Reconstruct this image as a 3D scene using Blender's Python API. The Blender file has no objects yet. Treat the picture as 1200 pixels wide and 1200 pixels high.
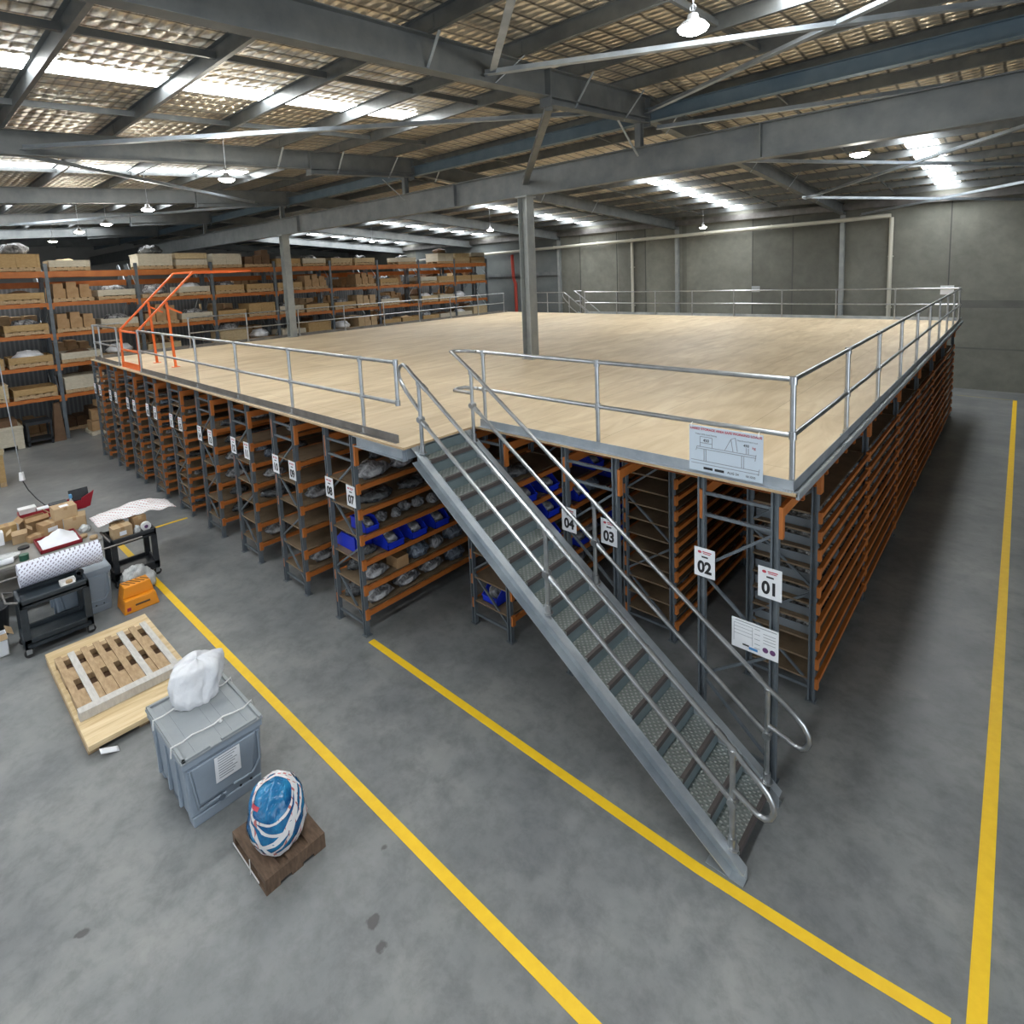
import bpy, math, random
from mathutils import Vector, Matrix, noise
SC = bpy.context.scene
COL = SC.collection
R = random.Random(7)
ORD = ['first','second','third','fourth','fifth','sixth','seventh','eighth','ninth','tenth','eleventh','twelfth','thirteenth','fourteenth']

# ------------------------------------------------------------------ materials
def mat(name, color=(.5,.5,.5), rough=.5, metal=0.0, emit=None, estr=0.0, trans=0.0, alpha=1.0, spec=None):
    m = bpy.data.materials.new(name); m.use_nodes = True
    b = m.node_tree.nodes['Principled BSDF']
    b.inputs['Base Color'].default_value = (*color, 1)
    b.inputs['Roughness'].default_value = rough
    b.inputs['Metallic'].default_value = metal
    if emit:
        b.inputs['Emission Color'].default_value = (*emit, 1); b.inputs['Emission Strength'].default_value = estr
    if trans: b.inputs['Transmission Weight'].default_value = trans
    if alpha < 1: b.inputs['Alpha'].default_value = alpha
    if spec is not None: b.inputs['Specular IOR Level'].default_value = spec
    return m
def N(m, t, **kw):
    n = m.node_tree.nodes.new(t)
    for k, v in kw.items():
        if k in n.inputs: n.inputs[k].default_value = v
        else: setattr(n, k, v)
    return n
def L(m, a, b): m.node_tree.links.new(a, b)
def coords(m, scale=(1,1,1), kind='Object', rot=(0,0,0)):
    tc = N(m, 'ShaderNodeTexCoord'); mp = N(m, 'ShaderNodeMapping')
    mp.inputs['Scale'].default_value = scale; mp.inputs['Rotation'].default_value = rot
    L(m, tc.outputs[kind], mp.inputs['Vector']); return mp.outputs['Vector']
def ramp(m, fac, stops):
    r = N(m, 'ShaderNodeValToRGB'); cr = r.color_ramp
    while len(cr.elements) < len(stops): cr.elements.new(.5)
    for e, (p, c) in zip(cr.elements, stops): e.position = p; e.color = (*c, 1)
    L(m, fac, r.inputs['Fac']); return r.outputs['Color']
def noisy(name, c1, c2, scale=4, rough=.5, metal=0.0, bump=0.0, stretch=(1,1,1), detail=6, lo=.35, hi=.65, bscale=None):
    m = mat(name, c1, rough, metal); b = m.node_tree.nodes['Principled BSDF']
    v = coords(m, stretch)
    n = N(m, 'ShaderNodeTexNoise', Scale=scale, Detail=detail, Roughness=.6); L(m, v, n.inputs['Vector'])
    L(m, ramp(m, n.outputs['Fac'], [(lo, c1), (hi, c2)]), b.inputs['Base Color'])
    if bump:
        bn = N(m, 'ShaderNodeBump', Strength=bump, Distance=.02)
        if bscale:
            n2 = N(m, 'ShaderNodeTexNoise', Scale=bscale, Detail=4); L(m, v, n2.inputs['Vector']); L(m, n2.outputs['Fac'], bn.inputs['Height'])
        else: L(m, n.outputs['Fac'], bn.inputs['Height'])
        L(m, bn.outputs['Normal'], b.inputs['Normal'])
    return m
def mixc(m, fac, a, b, mode='MIX'):
    x = N(m, 'ShaderNodeMix', data_type='RGBA', blend_type=mode)
    if hasattr(fac, 'links') or hasattr(fac, 'is_linked'): L(m, fac, x.inputs[0])
    else: x.inputs[0].default_value = fac
    for s, i in ((a, 6), (b, 7)):
        if isinstance(s, tuple): x.inputs[i].default_value = (*s, 1)
        else: L(m, s, x.inputs[i])
    return x.outputs[2]

def concrete_floor():
    m = mat('concrete_floor', (.2,.2,.2), .42); b = m.node_tree.nodes['Principled BSDF']
    v = coords(m)
    n1 = N(m, 'ShaderNodeTexNoise', Scale=.8, Detail=9, Roughness=.62, Distortion=.15); L(m, v, n1.inputs['Vector'])
    n2 = N(m, 'ShaderNodeTexNoise', Scale=4.0, Detail=8, Roughness=.72, Distortion=.2); L(m, v, n2.inputs['Vector'])
    c1 = ramp(m, n1.outputs['Fac'], [(.32, (.148,.158,.163)), (.52, (.208,.216,.217)), (.7, (.275,.277,.271))])
    c2 = ramp(m, n2.outputs['Fac'], [(.33, (.70,.71,.72)), (.55, (1,1,1)), (.75, (1.08,1.08,1.07))])
    col = mixc(m, 1.0, c1, c2, 'MULTIPLY')
    # dark oil spots with their own shape
    tc = N(m, 'ShaderNodeTexCoord'); nn = N(m, 'ShaderNodeTexNoise', Scale=14, Detail=3)
    L(m, tc.outputs['Object'], nn.inputs['Vector'])
    for (x, y, r) in ((-2.14,-1.96,.05), (-1.96,-2.02,.035), (-3.83,-3.48,.035), (-2.57,-1.56,.02), (-.75,.95,.03), (-1.5,-2.45,.03), (.75,-.7,.05)):
        d = N(m, 'ShaderNodeVectorMath', operation='DISTANCE'); d.inputs[1].default_value = (x, y, 0)
        L(m, tc.outputs['Object'], d.inputs[0])
        a = N(m, 'ShaderNodeMath', operation='MULTIPLY_ADD'); a.inputs[1].default_value = .09; a.inputs[2].default_value = -.045
        L(m, nn.outputs['Fac'], a.inputs[0])
        s = N(m, 'ShaderNodeMath', operation='ADD'); L(m, d.outputs['Value'], s.inputs[0]); L(m, a.outputs[0], s.inputs[1])
        mr = N(m, 'ShaderNodeMapRange'); mr.inputs['From Min'].default_value = r+.012; mr.inputs['From Max'].default_value = r-.004
        L(m, s.outputs[0], mr.inputs['Value'])
        f = N(m, 'ShaderNodeMath', operation='MULTIPLY'); f.inputs[1].default_value = .75; L(m, mr.outputs[0], f.inputs[0])
        col = mixc(m, f.outputs[0], col, (.05,.045,.045))
    L(m, col, b.inputs['Base Color'])
    L(m, ramp(m, n2.outputs['Fac'], [(.3, (.34,)*3), (.7, (.5,)*3)]), b.inputs['Roughness'])
    bp = N(m, 'ShaderNodeBump', Strength=.08, Distance=.01); L(m, n2.outputs['Fac'], bp.inputs['Height']); L(m, bp.outputs['Normal'], b.inputs['Normal'])
    return m
def ply(name, c1, c2, c3, sheet=None, gscale=1.0, vec_scale=(7,1.1,7)):
    m = mat(name, c1, .55); b = m.node_tree.nodes['Principled BSDF']
    v = coords(m, tuple(s*gscale for s in vec_scale))
    n = N(m, 'ShaderNodeTexNoise', Scale=.9, Detail=5, Roughness=.55, Distortion=1.1); L(m, v, n.inputs['Vector'])
    v2 = coords(m, (1,.45,1))
    n2 = N(m, 'ShaderNodeTexNoise', Scale=1.3, Detail=3); L(m, v2, n2.inputs['Vector'])
    col = ramp(m, n.outputs['Fac'], [(.34, c1), (.5, c2), (.66, c3)])
    col = mixc(m, .6, col, ramp(m, n2.outputs['Fac'], [(.3, (.84,.8,.74)), (.6, (1.06,1.05,1.04))]), 'MULTIPLY')
    if sheet:
        vb = coords(m, (1,1,1), rot=(0,0,math.pi/2))
        br = N(m, 'ShaderNodeTexBrick'); L(m, vb, br.inputs['Vector'])
        br.offset = .5; br.inputs['Color1'].default_value = (.93,.9,.85,1); br.inputs['Color2'].default_value = (1.06,1.05,1.03,1)
        br.inputs['Mortar'].default_value = (.55,.5,.42,1); br.inputs['Scale'].default_value = 1
        br.inputs['Mortar Size'].default_value = .004; br.inputs['Brick Width'].default_value = 2.4; br.inputs['Row Height'].default_value = 1.2
        col = mixc(m, .8, col, br.outputs['Color'], 'MULTIPLY')
    L(m, col, b.inputs['Base Color'])
    return m
def foil():
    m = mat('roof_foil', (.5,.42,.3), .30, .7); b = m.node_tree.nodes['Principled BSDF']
    v = coords(m)
    w1 = N(m, 'ShaderNodeTexWave', wave_type='BANDS', bands_direction='X', wave_profile='SIN', Scale=math.pi*2/20/.3)
    w2 = N(m, 'ShaderNodeTexWave', wave_type='BANDS', bands_direction='Y', wave_profile='SIN', Scale=math.pi*2/20/.15)
    nz = N(m, 'ShaderNodeTexNoise', Scale=2.6, Detail=4, Roughness=.6); L(m, v, nz.inputs['Vector'])
    ds = N(m, 'ShaderNodeMix', data_type='VECTOR'); ds.inputs[0].default_value = .055
    L(m, v, ds.inputs[4]); L(m, nz.outputs['Color'], ds.inputs[5])
    L(m, ds.outputs[1], w1.inputs['Vector']); L(m, ds.outputs[1], w2.inputs['Vector'])
    mu = N(m, 'ShaderNodeMath', operation='MULTIPLY'); L(m, w1.outputs['Fac'], mu.inputs[0]); L(m, w2.outputs['Fac'], mu.inputs[1])
    sm = N(m, 'ShaderNodeMath', operation='MULTIPLY_ADD'); sm.inputs[1].default_value = 1.7; L(m, nz.outputs['Fac'], sm.inputs[0]); L(m, mu.outputs[0], sm.inputs[2])
    bp = N(m, 'ShaderNodeBump', Strength=.85, Distance=.05); L(m, sm.outputs[0], bp.inputs['Height']); L(m, bp.outputs['Normal'], b.inputs['Normal'])
    c = ramp(m, w1.outputs['Fac'], [(.0, (.16,.14,.11)), (.1, (.80,.72,.58))])  # the deck's tan reflection is put into the foil colour
    c2 = ramp(m, w2.outputs['Fac'], [(.0, (.55,.55,.55)), (.15, (1,1,1))])
    c3 = ramp(m, nz.outputs['Fac'], [(.3, (.75,.72,.68)), (.7, (1.1,1.1,1.1))])
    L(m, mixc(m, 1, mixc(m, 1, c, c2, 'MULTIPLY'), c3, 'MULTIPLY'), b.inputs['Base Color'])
    return m
def panel_wall():
    m = mat('tilt_panel', (.2,.2,.18), .8); b = m.node_tree.nodes['Principled BSDF']
    v = coords(m)
    n1 = N(m, 'ShaderNodeTexNoise', Scale=.45, Detail=7, Roughness=.62, Distortion=.4); L(m, v, n1.inputs['Vector'])
    n2 = N(m, 'ShaderNodeTexNoise', Scale=2.5, Detail=6, Roughness=.7); L(m, v, n2.inputs['Vector'])
    c1 = ramp(m, n1.outputs['Fac'], [(.3, (.15,.15,.128)), (.55, (.2,.2,.172)), (.75, (.25,.25,.215))])
    c2 = ramp(m, n2.outputs['Fac'], [(.3, (.8,.8,.8)), (.6, (1.05,1.05,1.05))])
    col = mixc(m, .8, c1, c2, 'MULTIPLY')
    tc = N(m, 'ShaderNodeTexCoord'); sx = N(m, 'ShaderNodeSeparateXYZ'); L(m, tc.outputs['Object'], sx.inputs[0])
    mr = N(m, 'ShaderNodeMapRange'); mr.inputs['From Min'].default_value = -25; mr.inputs['From Max'].default_value = 5; L(m, sx.outputs['X'], mr.inputs['Value'])
    rp = N(m, 'ShaderNodeValToRGB'); rp.color_ramp.interpolation = 'CONSTANT'; e = rp.color_ramp.elements
    st = [(-25,.9),(-17.4,1.12),(-15,.86),(-13.3,1.1),(-11.4,.82),(-11.1,1.05),(-7.9,.68),(-4.28,.93),(-2.6,1.02)]
    while len(e) < len(st): e.new(.5)
    for el, (x, k) in zip(e, st): el.position = (x+25)/30; el.color = (k,k,k*.98,1)
    L(m, mr.outputs[0], rp.inputs['Fac'])
    L(m, mixc(m, 1, col, rp.outputs['Color'], 'MULTIPLY'), b.inputs['Base Color'])
    return m
def chequer():
    m = mat('chequer_plate', (.36,.38,.37), .42, .55); b = m.node_tree.nodes['Principled BSDF']
    v = coords(m, (1,1,1), rot=(0,0,math.pi/4))
    ck = N(m, 'ShaderNodeTexVoronoi', voronoi_dimensions='2D', Scale=24); ck.feature = 'F1'; L(m, v, ck.inputs['Vector'])
    ck.inputs['Randomness'].default_value = 0.0
    mr = N(m, 'ShaderNodeMapRange'); mr.inputs['From Min'].default_value = .18; mr.inputs['From Max'].default_value = .36
    mr.inputs['To Min'].default_value = 1; mr.inputs['To Max'].default_value = 0
    L(m, ck.outputs['Distance'], mr.inputs['Value'])
    bp = N(m, 'ShaderNodeBump', Strength=.9, Distance=.006); L(m, mr.outputs[0], bp.inputs['Height']); L(m, bp.outputs['Normal'], b.inputs['Normal'])
    L(m, mixc(m, mr.outputs[0], (.22,.245,.235), (.36,.38,.36)), b.inputs['Base Color'])
    return m
def bagmat(name, dark, light, sc=7):
    m = mat(name, dark, .16, .0); b = m.node_tree.nodes['Principled BSDF']
    v = coords(m)
    n = N(m, 'ShaderNodeTexNoise', Scale=sc, Detail=4, Roughness=.6, Distortion=.8); L(m, v, n.inputs['Vector'])
    L(m, ramp(m, n.outputs['Fac'], [(.36, dark), (.7, light)]), b.inputs['Base Color'])
    bp = N(m, 'ShaderNodeBump', Strength=1.0, Distance=.05); L(m, n.outputs['Fac'], bp.inputs['Height']); L(m, bp.outputs['Normal'], b.inputs['Normal'])
    return m
def stripes(name, base, ink, scale, rot, thr=(.55,.6), broken=0):
    m = mat(name, base, .45); b = m.node_tree.nodes['Principled BSDF']
    v = coords(m, (1,1,1), rot=rot)
    w = N(m, 'ShaderNodeTexWave', wave_type='BANDS', bands_direction='X', Scale=scale); L(m, v, w.inputs['Vector'])
    fac = ramp(m, w.outputs['Fac'], [(thr[0], (0,0,0)), (thr[1], (1,1,1))])
    if broken:
        w2 = N(m, 'ShaderNodeTexWave', wave_type='BANDS', bands_direction='Y', Scale=broken); L(m, v, w2.inputs['Vector'])
        f2 = ramp(m, w2.outputs['Fac'], [(.35, (0,0,0)), (.4, (1,1,1))]); fac = mixc(m, 1, fac, f2, 'MULTIPLY')
    L(m, mixc(m, fac, base, ink), b.inputs['Base Color'])
    return m

M = {}
M['floor'] = concrete_floor()
M['yellow'] = noisy('yellow_line_paint', (.86,.54,.015), (.92,.60,.02), 9, .5)
M['yellow_faded'] = noisy('faded_yellow_paint', (.36,.31,.14), (.30,.28,.18), 9, .6)
M['deck'] = ply('deck_plywood', (.53,.42,.275), (.60,.49,.335), (.66,.56,.40), sheet=True, vec_scale=(4.5,.9,4.5))
M['ply'] = ply('pale_plywood', (.58,.42,.22), (.70,.54,.31), (.79,.64,.41), gscale=1.5)
M['plyedge'] = noisy('plywood_edge', (.34,.22,.11), (.60,.46,.29), 3, .6, stretch=(1,1,60))
M['galv'] = noisy('galvanised_steel', (.36,.375,.39), (.50,.515,.53), 6, .28, .92)
M['galv_dull'] = noisy('dull_galvanised_steel', (.33,.37,.41), (.48,.52,.55), 3, .42, .6)
M['galv_dark'] = noisy('dark_galvanised_angle', (.16,.15,.14), (.24,.23,.22), 3, .4, .5)
M['rack'] = noisy('slate_grey_enamel', (.105,.125,.145), (.15,.175,.195), 5, .4, .25)
M['orange'] = noisy('orange_enamel', (.40,.118,.02), (.47,.15,.028), 5, .5)
M['bright_orange'] = mat('bright_orange_enamel', (.85,.16,.03), .4)
M['board'] = noisy('brown_shelf_board', (.15,.105,.062), (.215,.155,.095), 6, .65, lo=.3, hi=.7)
M['steel'] = noisy('weathered_roof_steel', (.125,.137,.142), (.185,.195,.192), 2.2, .55, .3)
M['steel_blue'] = noisy('blue_grey_primer', (.10,.15,.19), (.15,.20,.235), 2, .5, .2)
M['purlin'] = noisy('galvanised_purlin', (.14,.15,.155), (.20,.21,.205), 3, .42, .6)
M['column'] = noisy('grey_column_steel', (.29,.31,.31), (.38,.40,.39), 2.5, .45, .4)
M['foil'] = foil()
M['wall'] = panel_wall()
M['wall_grey'] = noisy('blue_grey_panel', (.125,.14,.14), (.17,.185,.18), .8, .8)
M['clad'] = stripes('ribbed_cladding', (.15,.16,.165), (.09,.095,.10), 2.4, (0,0,math.pi/2), (.3,.5))
M['plainwall'] = noisy('plain_cladding', (.34,.34,.33), (.42,.42,.41), .6, .8)
M['sky'] = mat('skylight_sheet', (.8,.85,.9), .5, emit=(.93,.97,1.0), estr=24)
M['lamp'] = mat('lamp_glow', (1,1,1), .5, emit=(1,.98,.86), estr=45)
M['lampcap'] = mat('lamp_housing', (.35,.35,.35), .4, .5)
M['pvc'] = mat('cream_pvc', (.55,.53,.45), .4)
M['red'] = mat('red_pipe_paint', (.42,.04,.02), .45)
M['black'] = noisy('black_plastic', (.012,.014,.018), (.022,.026,.032), 8, .45)
M['cartdk'] = noisy('charcoal_plastic', (.016,.024,.032), (.028,.038,.047), 8, .5)
M['rubber'] = mat('rubber', (.03,.03,.03), .7)
M['binGrey'] = noisy('blue_grey_plastic', (.235,.285,.345), (.275,.33,.395), 3, .42)
M['binLid'] = noisy('grey_lid_plastic', (.27,.30,.32), (.32,.345,.36), 3, .42)
M['binDark'] = mat('dark_grey_plastic', (.10,.13,.17), .45)
M['blue'] = mat('bright_blue_plastic', (.01,.035,.55), .35)
M['tote'] = mat('grey_tote_plastic', (.16,.18,.20), .5)
M['paper'] = mat('white_paper', (.82,.84,.88), .6)
M['white'] = mat('white_plastic', (.80,.80,.80), .4)
M['sign'] = mat('sign_white', (.78,.80,.83), .5)
M['ink'] = mat('black_ink', (.012,.012,.015), .5)
M['red_ink'] = mat('red_ink', (.5,.05,.08), .5)
M['grey_ink'] = mat('grey_ink', (.25,.27,.30), .5)
M['blue_ink'] = mat('blue_ink', (.06,.25,.55), .5)
M['purple_ink'] = mat('purple_ink', (.13,.05,.15), .5)
M['board_sign'] = mat('pale_blue_board', (.56,.64,.72), .5)
M['carton'] = noisy('brown_cardboard', (.33,.20,.095), (.42,.27,.14), 5, .75)
M['carton2'] = noisy('tan_cardboard', (.42,.29,.16), (.50,.36,.21), 5, .75)
M['carton_dk'] = noisy('dark_cardboard', (.11,.06,.03), (.15,.085,.045), 5, .75)
M['crate'] = noisy('pine_crate', (.44,.335,.19), (.55,.44,.27), 3, .65, stretch=(1,4,12))
M['crate2'] = noisy('yellow_pine_crate', (.37,.235,.095), (.46,.31,.14), 3, .65, stretch=(1,4,12))
M['crate3'] = noisy('white_washed_crate', (.47,.43,.33), (.57,.52,.42), 3, .65, stretch=(1,4,12))
M['pallet'] = noisy('aged_pallet_wood', (.36,.24,.13), (.50,.36,.21), 4, .75, stretch=(2,8,2))
M['pallet_grey'] = noisy('greyed_board', (.50,.48,.45), (.62,.60,.56), 4, .75, stretch=(2,8,2))
M['pallet_dk'] = noisy('dark_pallet_wood', (.085,.052,.032), (.15,.095,.06), 5, .75, stretch=(2,8,2))
M['bag'] = bagmat('clear_bag', (.07,.072,.078), (.50,.51,.53))
M['bag2'] = bagmat('clear_bag_dark', (.025,.028,.032), (.17,.18,.19))
M['bag3'] = bagmat('clear_bag_bluish', (.05,.065,.09), (.28,.34,.42))
M['whitebag'] = noisy('white_poly_bag', (.66,.68,.72), (.80,.81,.84), 5, .4, bump=.9, bscale=7)
M['milky'] = bagmat('milky_bag', (.42,.44,.44), (.72,.74,.74), 4)
M['wrapblue'] = bagmat('blue_shrink_wrap', (.008,.06,.20), (.025,.27,.52), 4)
M['roll'] = stripes('printed_roll', (.72,.74,.84), (.20,.17,.24), 8.5, (0,math.radians(90),math.radians(38)), (.72,.82), 7.0)
M['tool_red'] = mat('crimson_enamel', (.30,.012,.025), .4)
M['stool'] = mat('amber_plastic', (.80,.29,.012), .4)
M['stool_dk'] = mat('dark_grip', (.12,.07,.03), .6)
M['bench'] = noisy('worn_bench_top', (.20,.19,.17), (.28,.27,.25), 3, .5)
M['parts'] = bagmat('loose_metal_parts', (.05,.05,.05), (.52,.51,.48), 16)
M['green'] = mat('green_film', (.02,.10,.06), .4)
M['lime'] = mat('lime_plastic', (.18,.50,.04), .4)
M['lightblue'] = mat('sky_blue_plastic', (.12,.36,.62), .4)
M['riser'] = noisy('painted_riser', (.13,.17,.18), (.16,.205,.215), 4, .45, .3)
M['nosing'] = mat('brown_nosing', (.06,.05,.048), .7)
M['rope'] = mat('white_rope', (.75,.75,.74), .7)
M['wrap_white'] = stripes('printed_tape', (.74,.74,.75), (.50,.16,.15), 5.5, (0,0,.7), (.86,.9), 7.0)

# ------------------------------------------------------------------ builders
class MB:
    def __init__(s): s.v = []; s.f = []; s.sm = []
    def add(s, vs, fs, smooth=False):
        n = len(s.v); s.v += [tuple(v) for v in vs]; s.f += [tuple(i+n for i in f) for f in fs]; s.sm += [smooth]*len(fs); return s
    def box(s, x0, x1, y0, y1, z0, z1):
        vs = [(x,y,z) for z in (z0,z1) for y in (y0,y1) for x in (x0,x1)]
        return s.add(vs, [(0,2,3,1),(4,5,7,6),(0,1,5,4),(2,6,7,3),(0,4,6,2),(1,3,7,5)])
    def obox(s, c, size, rz=0, tilt=None):
        m = Matrix.Rotation(rz, 3, 'Z')
        if tilt: m = m @ Matrix.Rotation(tilt[0], 3, 'X') @ Matrix.Rotation(tilt[1], 3, 'Y')
        hx, hy, hz = (a/2 for a in size); c = Vector(c)
        vs = [c + m @ Vector((x,y,z)) for z in (-hz,hz) for y in (-hy,hy) for x in (-hx,hx)]
        return s.add(vs, [(0,2,3,1),(4,5,7,6),(0,1,5,4),(2,6,7,3),(0,4,6,2),(1,3,7,5)])
    def frame(s, p, q, up=(0,0,1)):
        p = Vector(p); q = Vector(q); d = (q-p).normalized(); u = Vector(up)
        if abs(d.dot(u)) > .98: u = Vector((0,1,0)) if abs(d.y) < .9 else Vector((1,0,0))
        r = d.cross(u).normalized(); u = r.cross(d).normalized(); return p, q, r, u
    def prof(s, p, q, pts, up=(0,0,1), smooth=False):
        p, q, r, u = s.frame(p, q, up); n = len(pts)
        vs = [p + r*a + u*b for a, b in pts] + [q + r*a + u*b for a, b in pts]
        fs = [(i, (i+1)%n, n+(i+1)%n, n+i) for i in range(n)] + [tuple(range(n-1,-1,-1)), tuple(range(n,2*n))]
        return s.add(vs, fs, smooth)
    def bar(s, p, q, w, h, up=(0,0,1)):
        return s.prof(p, q, [(-w/2,-h/2),(w/2,-h/2),(w/2,h/2),(-w/2,h/2)], up)
    def ibeam(s, p, q, w, h, t=.014, tw=.01, up=(0,0,1)):   # p,q on the axis
        s.prof(p, q, [(-w/2,-h/2),(w/2,-h/2),(w/2,-h/2+t),(tw/2,-h/2+t),(tw/2,h/2-t),(w/2,h/2-t),(w/2,h/2),(-w/2,h/2),(-w/2,h/2-t),(-tw/2,h/2-t),(-tw/2,-h/2+t),(-w/2,-h/2+t)], up)
        return s
    def chan(s, p, q, w, h, t=.008, up=(0,0,1), side=1):     # C section
        a = [(0,-h/2),(w,-h/2),(w,-h/2+t),(t,-h/2+t),(t,h/2-t),(w,h/2-t),(w,h/2),(0,h/2)]
        if side < 0: a = [(-x,y) for x,y in a][::-1]
        return s.prof(p, q, a, up)
    def tube(s, pts, r, n=8, cap=True):
        pts = [Vector(p) for p in pts]; rings = []; pu = None
        for i, p in enumerate(pts):
            d = ((pts[min(i+1,len(pts)-1)] - p).normalized() + (p - pts[max(i-1,0)]).normalized()).normalized()
            u = pu if pu is not None else (Vector((0,0,1)) if abs(d.z) < .95 else Vector((1,0,0)))
            a = d.cross(u)
            if a.length < 1e-4: a = d.cross(Vector((0,1,0)))
            a.normalize(); u = a.cross(d).normalized(); pu = u
            rings.append([p + (a*math.cos(2*math.pi*k/n) + u*math.sin(2*math.pi*k/n))*r for k in range(n)])
        vs = [v for rg in rings for v in rg]
        fs = [(i*n+k, i*n+(k+1)%n, (i+1)*n+(k+1)%n, (i+1)*n+k) for i in range(len(pts)-1) for k in range(n)]
        s.add(vs, fs, True)
        if cap: s.add([v for v in rings[0]], [tuple(range(n))[::-1]]); s.add([v for v in rings[-1]], [tuple(range(n))])
        return s
    def cyl(s, c, r, h, n=16, axis='Z', r2=None):
        r2 = r if r2 is None else r2; c = Vector(c)
        ax = {'X':(Vector((0,1,0)),Vector((0,0,1)),Vector((1,0,0))),'Y':(Vector((0,0,1)),Vector((1,0,0)),Vector((0,1,0))),'Z':(Vector((1,0,0)),Vector((0,1,0)),Vector((0,0,1)))}[axis]
        a, b, d = ax
        lo = [c + (a*math.cos(2*math.pi*k/n)+b*math.sin(2*math.pi*k/n))*r for k in range(n)]
        hi = [c + d*h + (a*math.cos(2*math.pi*k/n)+b*math.sin(2*math.pi*k/n))*r2 for k in range(n)]
        s.add(lo+hi, [(k,(k+1)%n,n+(k+1)%n,n+k) for k in range(n)], True)
        s.add(lo, [tuple(range(n))[::-1]]); s.add(hi, [tuple(range(n))]); return s
    def lathe(s, c, prof, n=20, caps=True):
        c = Vector(c); vs = []; m = len(prof)
        for r, z in prof: vs += [c + Vector((r*math.cos(2*math.pi*k/n), r*math.sin(2*math.pi*k/n), z)) for k in range(n)]
        s.add(vs, [(i*n+k, i*n+(k+1)%n, (i+1)*n+(k+1)%n, (i+1)*n+k) for i in range(m-1) for k in range(n)], True)
        if caps:
            s.add(vs[:n], [tuple(range(n))[::-1]]); s.add(vs[-n:], [tuple(range(n))])
        return s
    def grid(s, nx, ny, fn, smooth=True):
        vs = [fn(i/nx, j/ny) for j in range(ny+1) for i in range(nx+1)]
        return s.add(vs, [(j*(nx+1)+i, j*(nx+1)+i+1, (j+1)*(nx+1)+i+1, (j+1)*(nx+1)+i) for j in range(ny) for i in range(nx)], smooth)
    def taper(s, c, sx, sy, h, tx, ty, z0=0):   # box with a smaller/larger top
        x, y = c
        vs = [(x-sx/2,y-sy/2,z0),(x+sx/2,y-sy/2,z0),(x+sx/2,y+sy/2,z0),(x-sx/2,y+sy/2,z0),(x-tx/2,y-ty/2,z0+h),(x+tx/2,y-ty/2,z0+h),(x+tx/2,y+ty/2,z0+h),(x-tx/2,y+ty/2,z0+h)]
        return s.add(vs, [(3,2,1,0),(4,5,6,7),(0,1,5,4),(1,2,6,5),(2,3,7,6),(3,0,4,7)])
    def mesh(s, name, m, off=(0,0,0)):
        me = bpy.data.meshes.new(name); ox, oy, oz = off
        me.from_pydata([(x-ox,y-oy,z-oz) for x,y,z in s.v], [], s.f)
        if any(s.sm): me.polygons.foreach_set('use_smooth', s.sm)
        me.materials.append(m); me.update(); return me
    def build(s, name, m, parent=None, off=None, bevel=0.0, loc=None):
        """one mesh object; off = world offset taken off the points (the parent's place); loc = where a top-level mesh stands"""
        o = (0,0,0)
        if parent is not None and off: o = off
        if parent is None and loc: o = loc
        ob = bpy.data.objects.new(name, s.mesh(name, m, o)); COL.objects.link(ob)
        if parent is not None: ob.parent = parent
        elif loc: ob.location = loc
        if bevel:
            b = ob.modifiers.new('edge', 'BEVEL'); b.width = bevel; b.segments = 2; b.limit_method = 'ANGLE'
        return ob
def tag(o, label, cat, group=None, kind=None):
    o['label'] = label; o['category'] = cat
    if group: o['group'] = group
    if kind: o['kind'] = kind
    return o
def thing(name, label, cat, loc=(0,0,0), rz=0, group=None, kind=None):
    o = bpy.data.objects.new(name, None); COL.objects.link(o); o.location = loc; o.rotation_euler = (0,0,rz); o.empty_display_size = .1
    return tag(o, label, cat, group, kind)
def dup(root, loc, rz, label, group=None):
    r = root.copy(); COL.objects.link(r); r.location = loc; r.rotation_euler = (0,0,rz); r['label'] = label
    if group: r['group'] = group
    for ch in list(root.children):
        c = ch.copy(); COL.objects.link(c); c.parent = r
        for g in list(ch.children):
            d = g.copy(); COL.objects.link(d); d.parent = c
    return r
def inst(name, me, parent, loc=(0,0,0), rz=0):      # another object sharing a mesh
    o = bpy.data.objects.new(name, me); COL.objects.link(o)
    o.parent = parent; o.location = loc; o.rotation_euler = (0,0,rz); return o
_tc = {}
def text_mesh(body, size, bold=0.0, align='CENTER'):
    k = (body, size, bold, align)
    if k in _tc: return _tc[k]
    cu = bpy.data.curves.new('lettering', 'FONT'); cu.body = body; cu.size = size; cu.align_x = align; cu.align_y = 'CENTER'; cu.offset = bold; cu.extrude = .0008
    ob = bpy.data.objects.new('lettering', cu); COL.objects.link(ob); bpy.context.view_layer.update()
    me = bpy.data.meshes.new_from_object(ob.evaluated_get(bpy.context.evaluated_depsgraph_get()))
    bpy.data.objects.remove(ob); _tc[k] = me; return me
def text(name, body, size, m, parent, loc, bold=0.0, rot=(math.pi/2,0,0), sx=1.0, align='CENTER'):
    me = text_mesh(body, size, bold, align).copy(); me.materials.clear(); me.materials.append(m)
    o = bpy.data.objects.new(name, me); COL.objects.link(o); o.parent = parent; o.location = loc; o.rotation_euler = rot; o.scale = (sx,1,1); return o

H = 2.95            # deck surface
XL, YB, S = -19.05, 18.3, 1.17
XN = -4.03          # stair head

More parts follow.
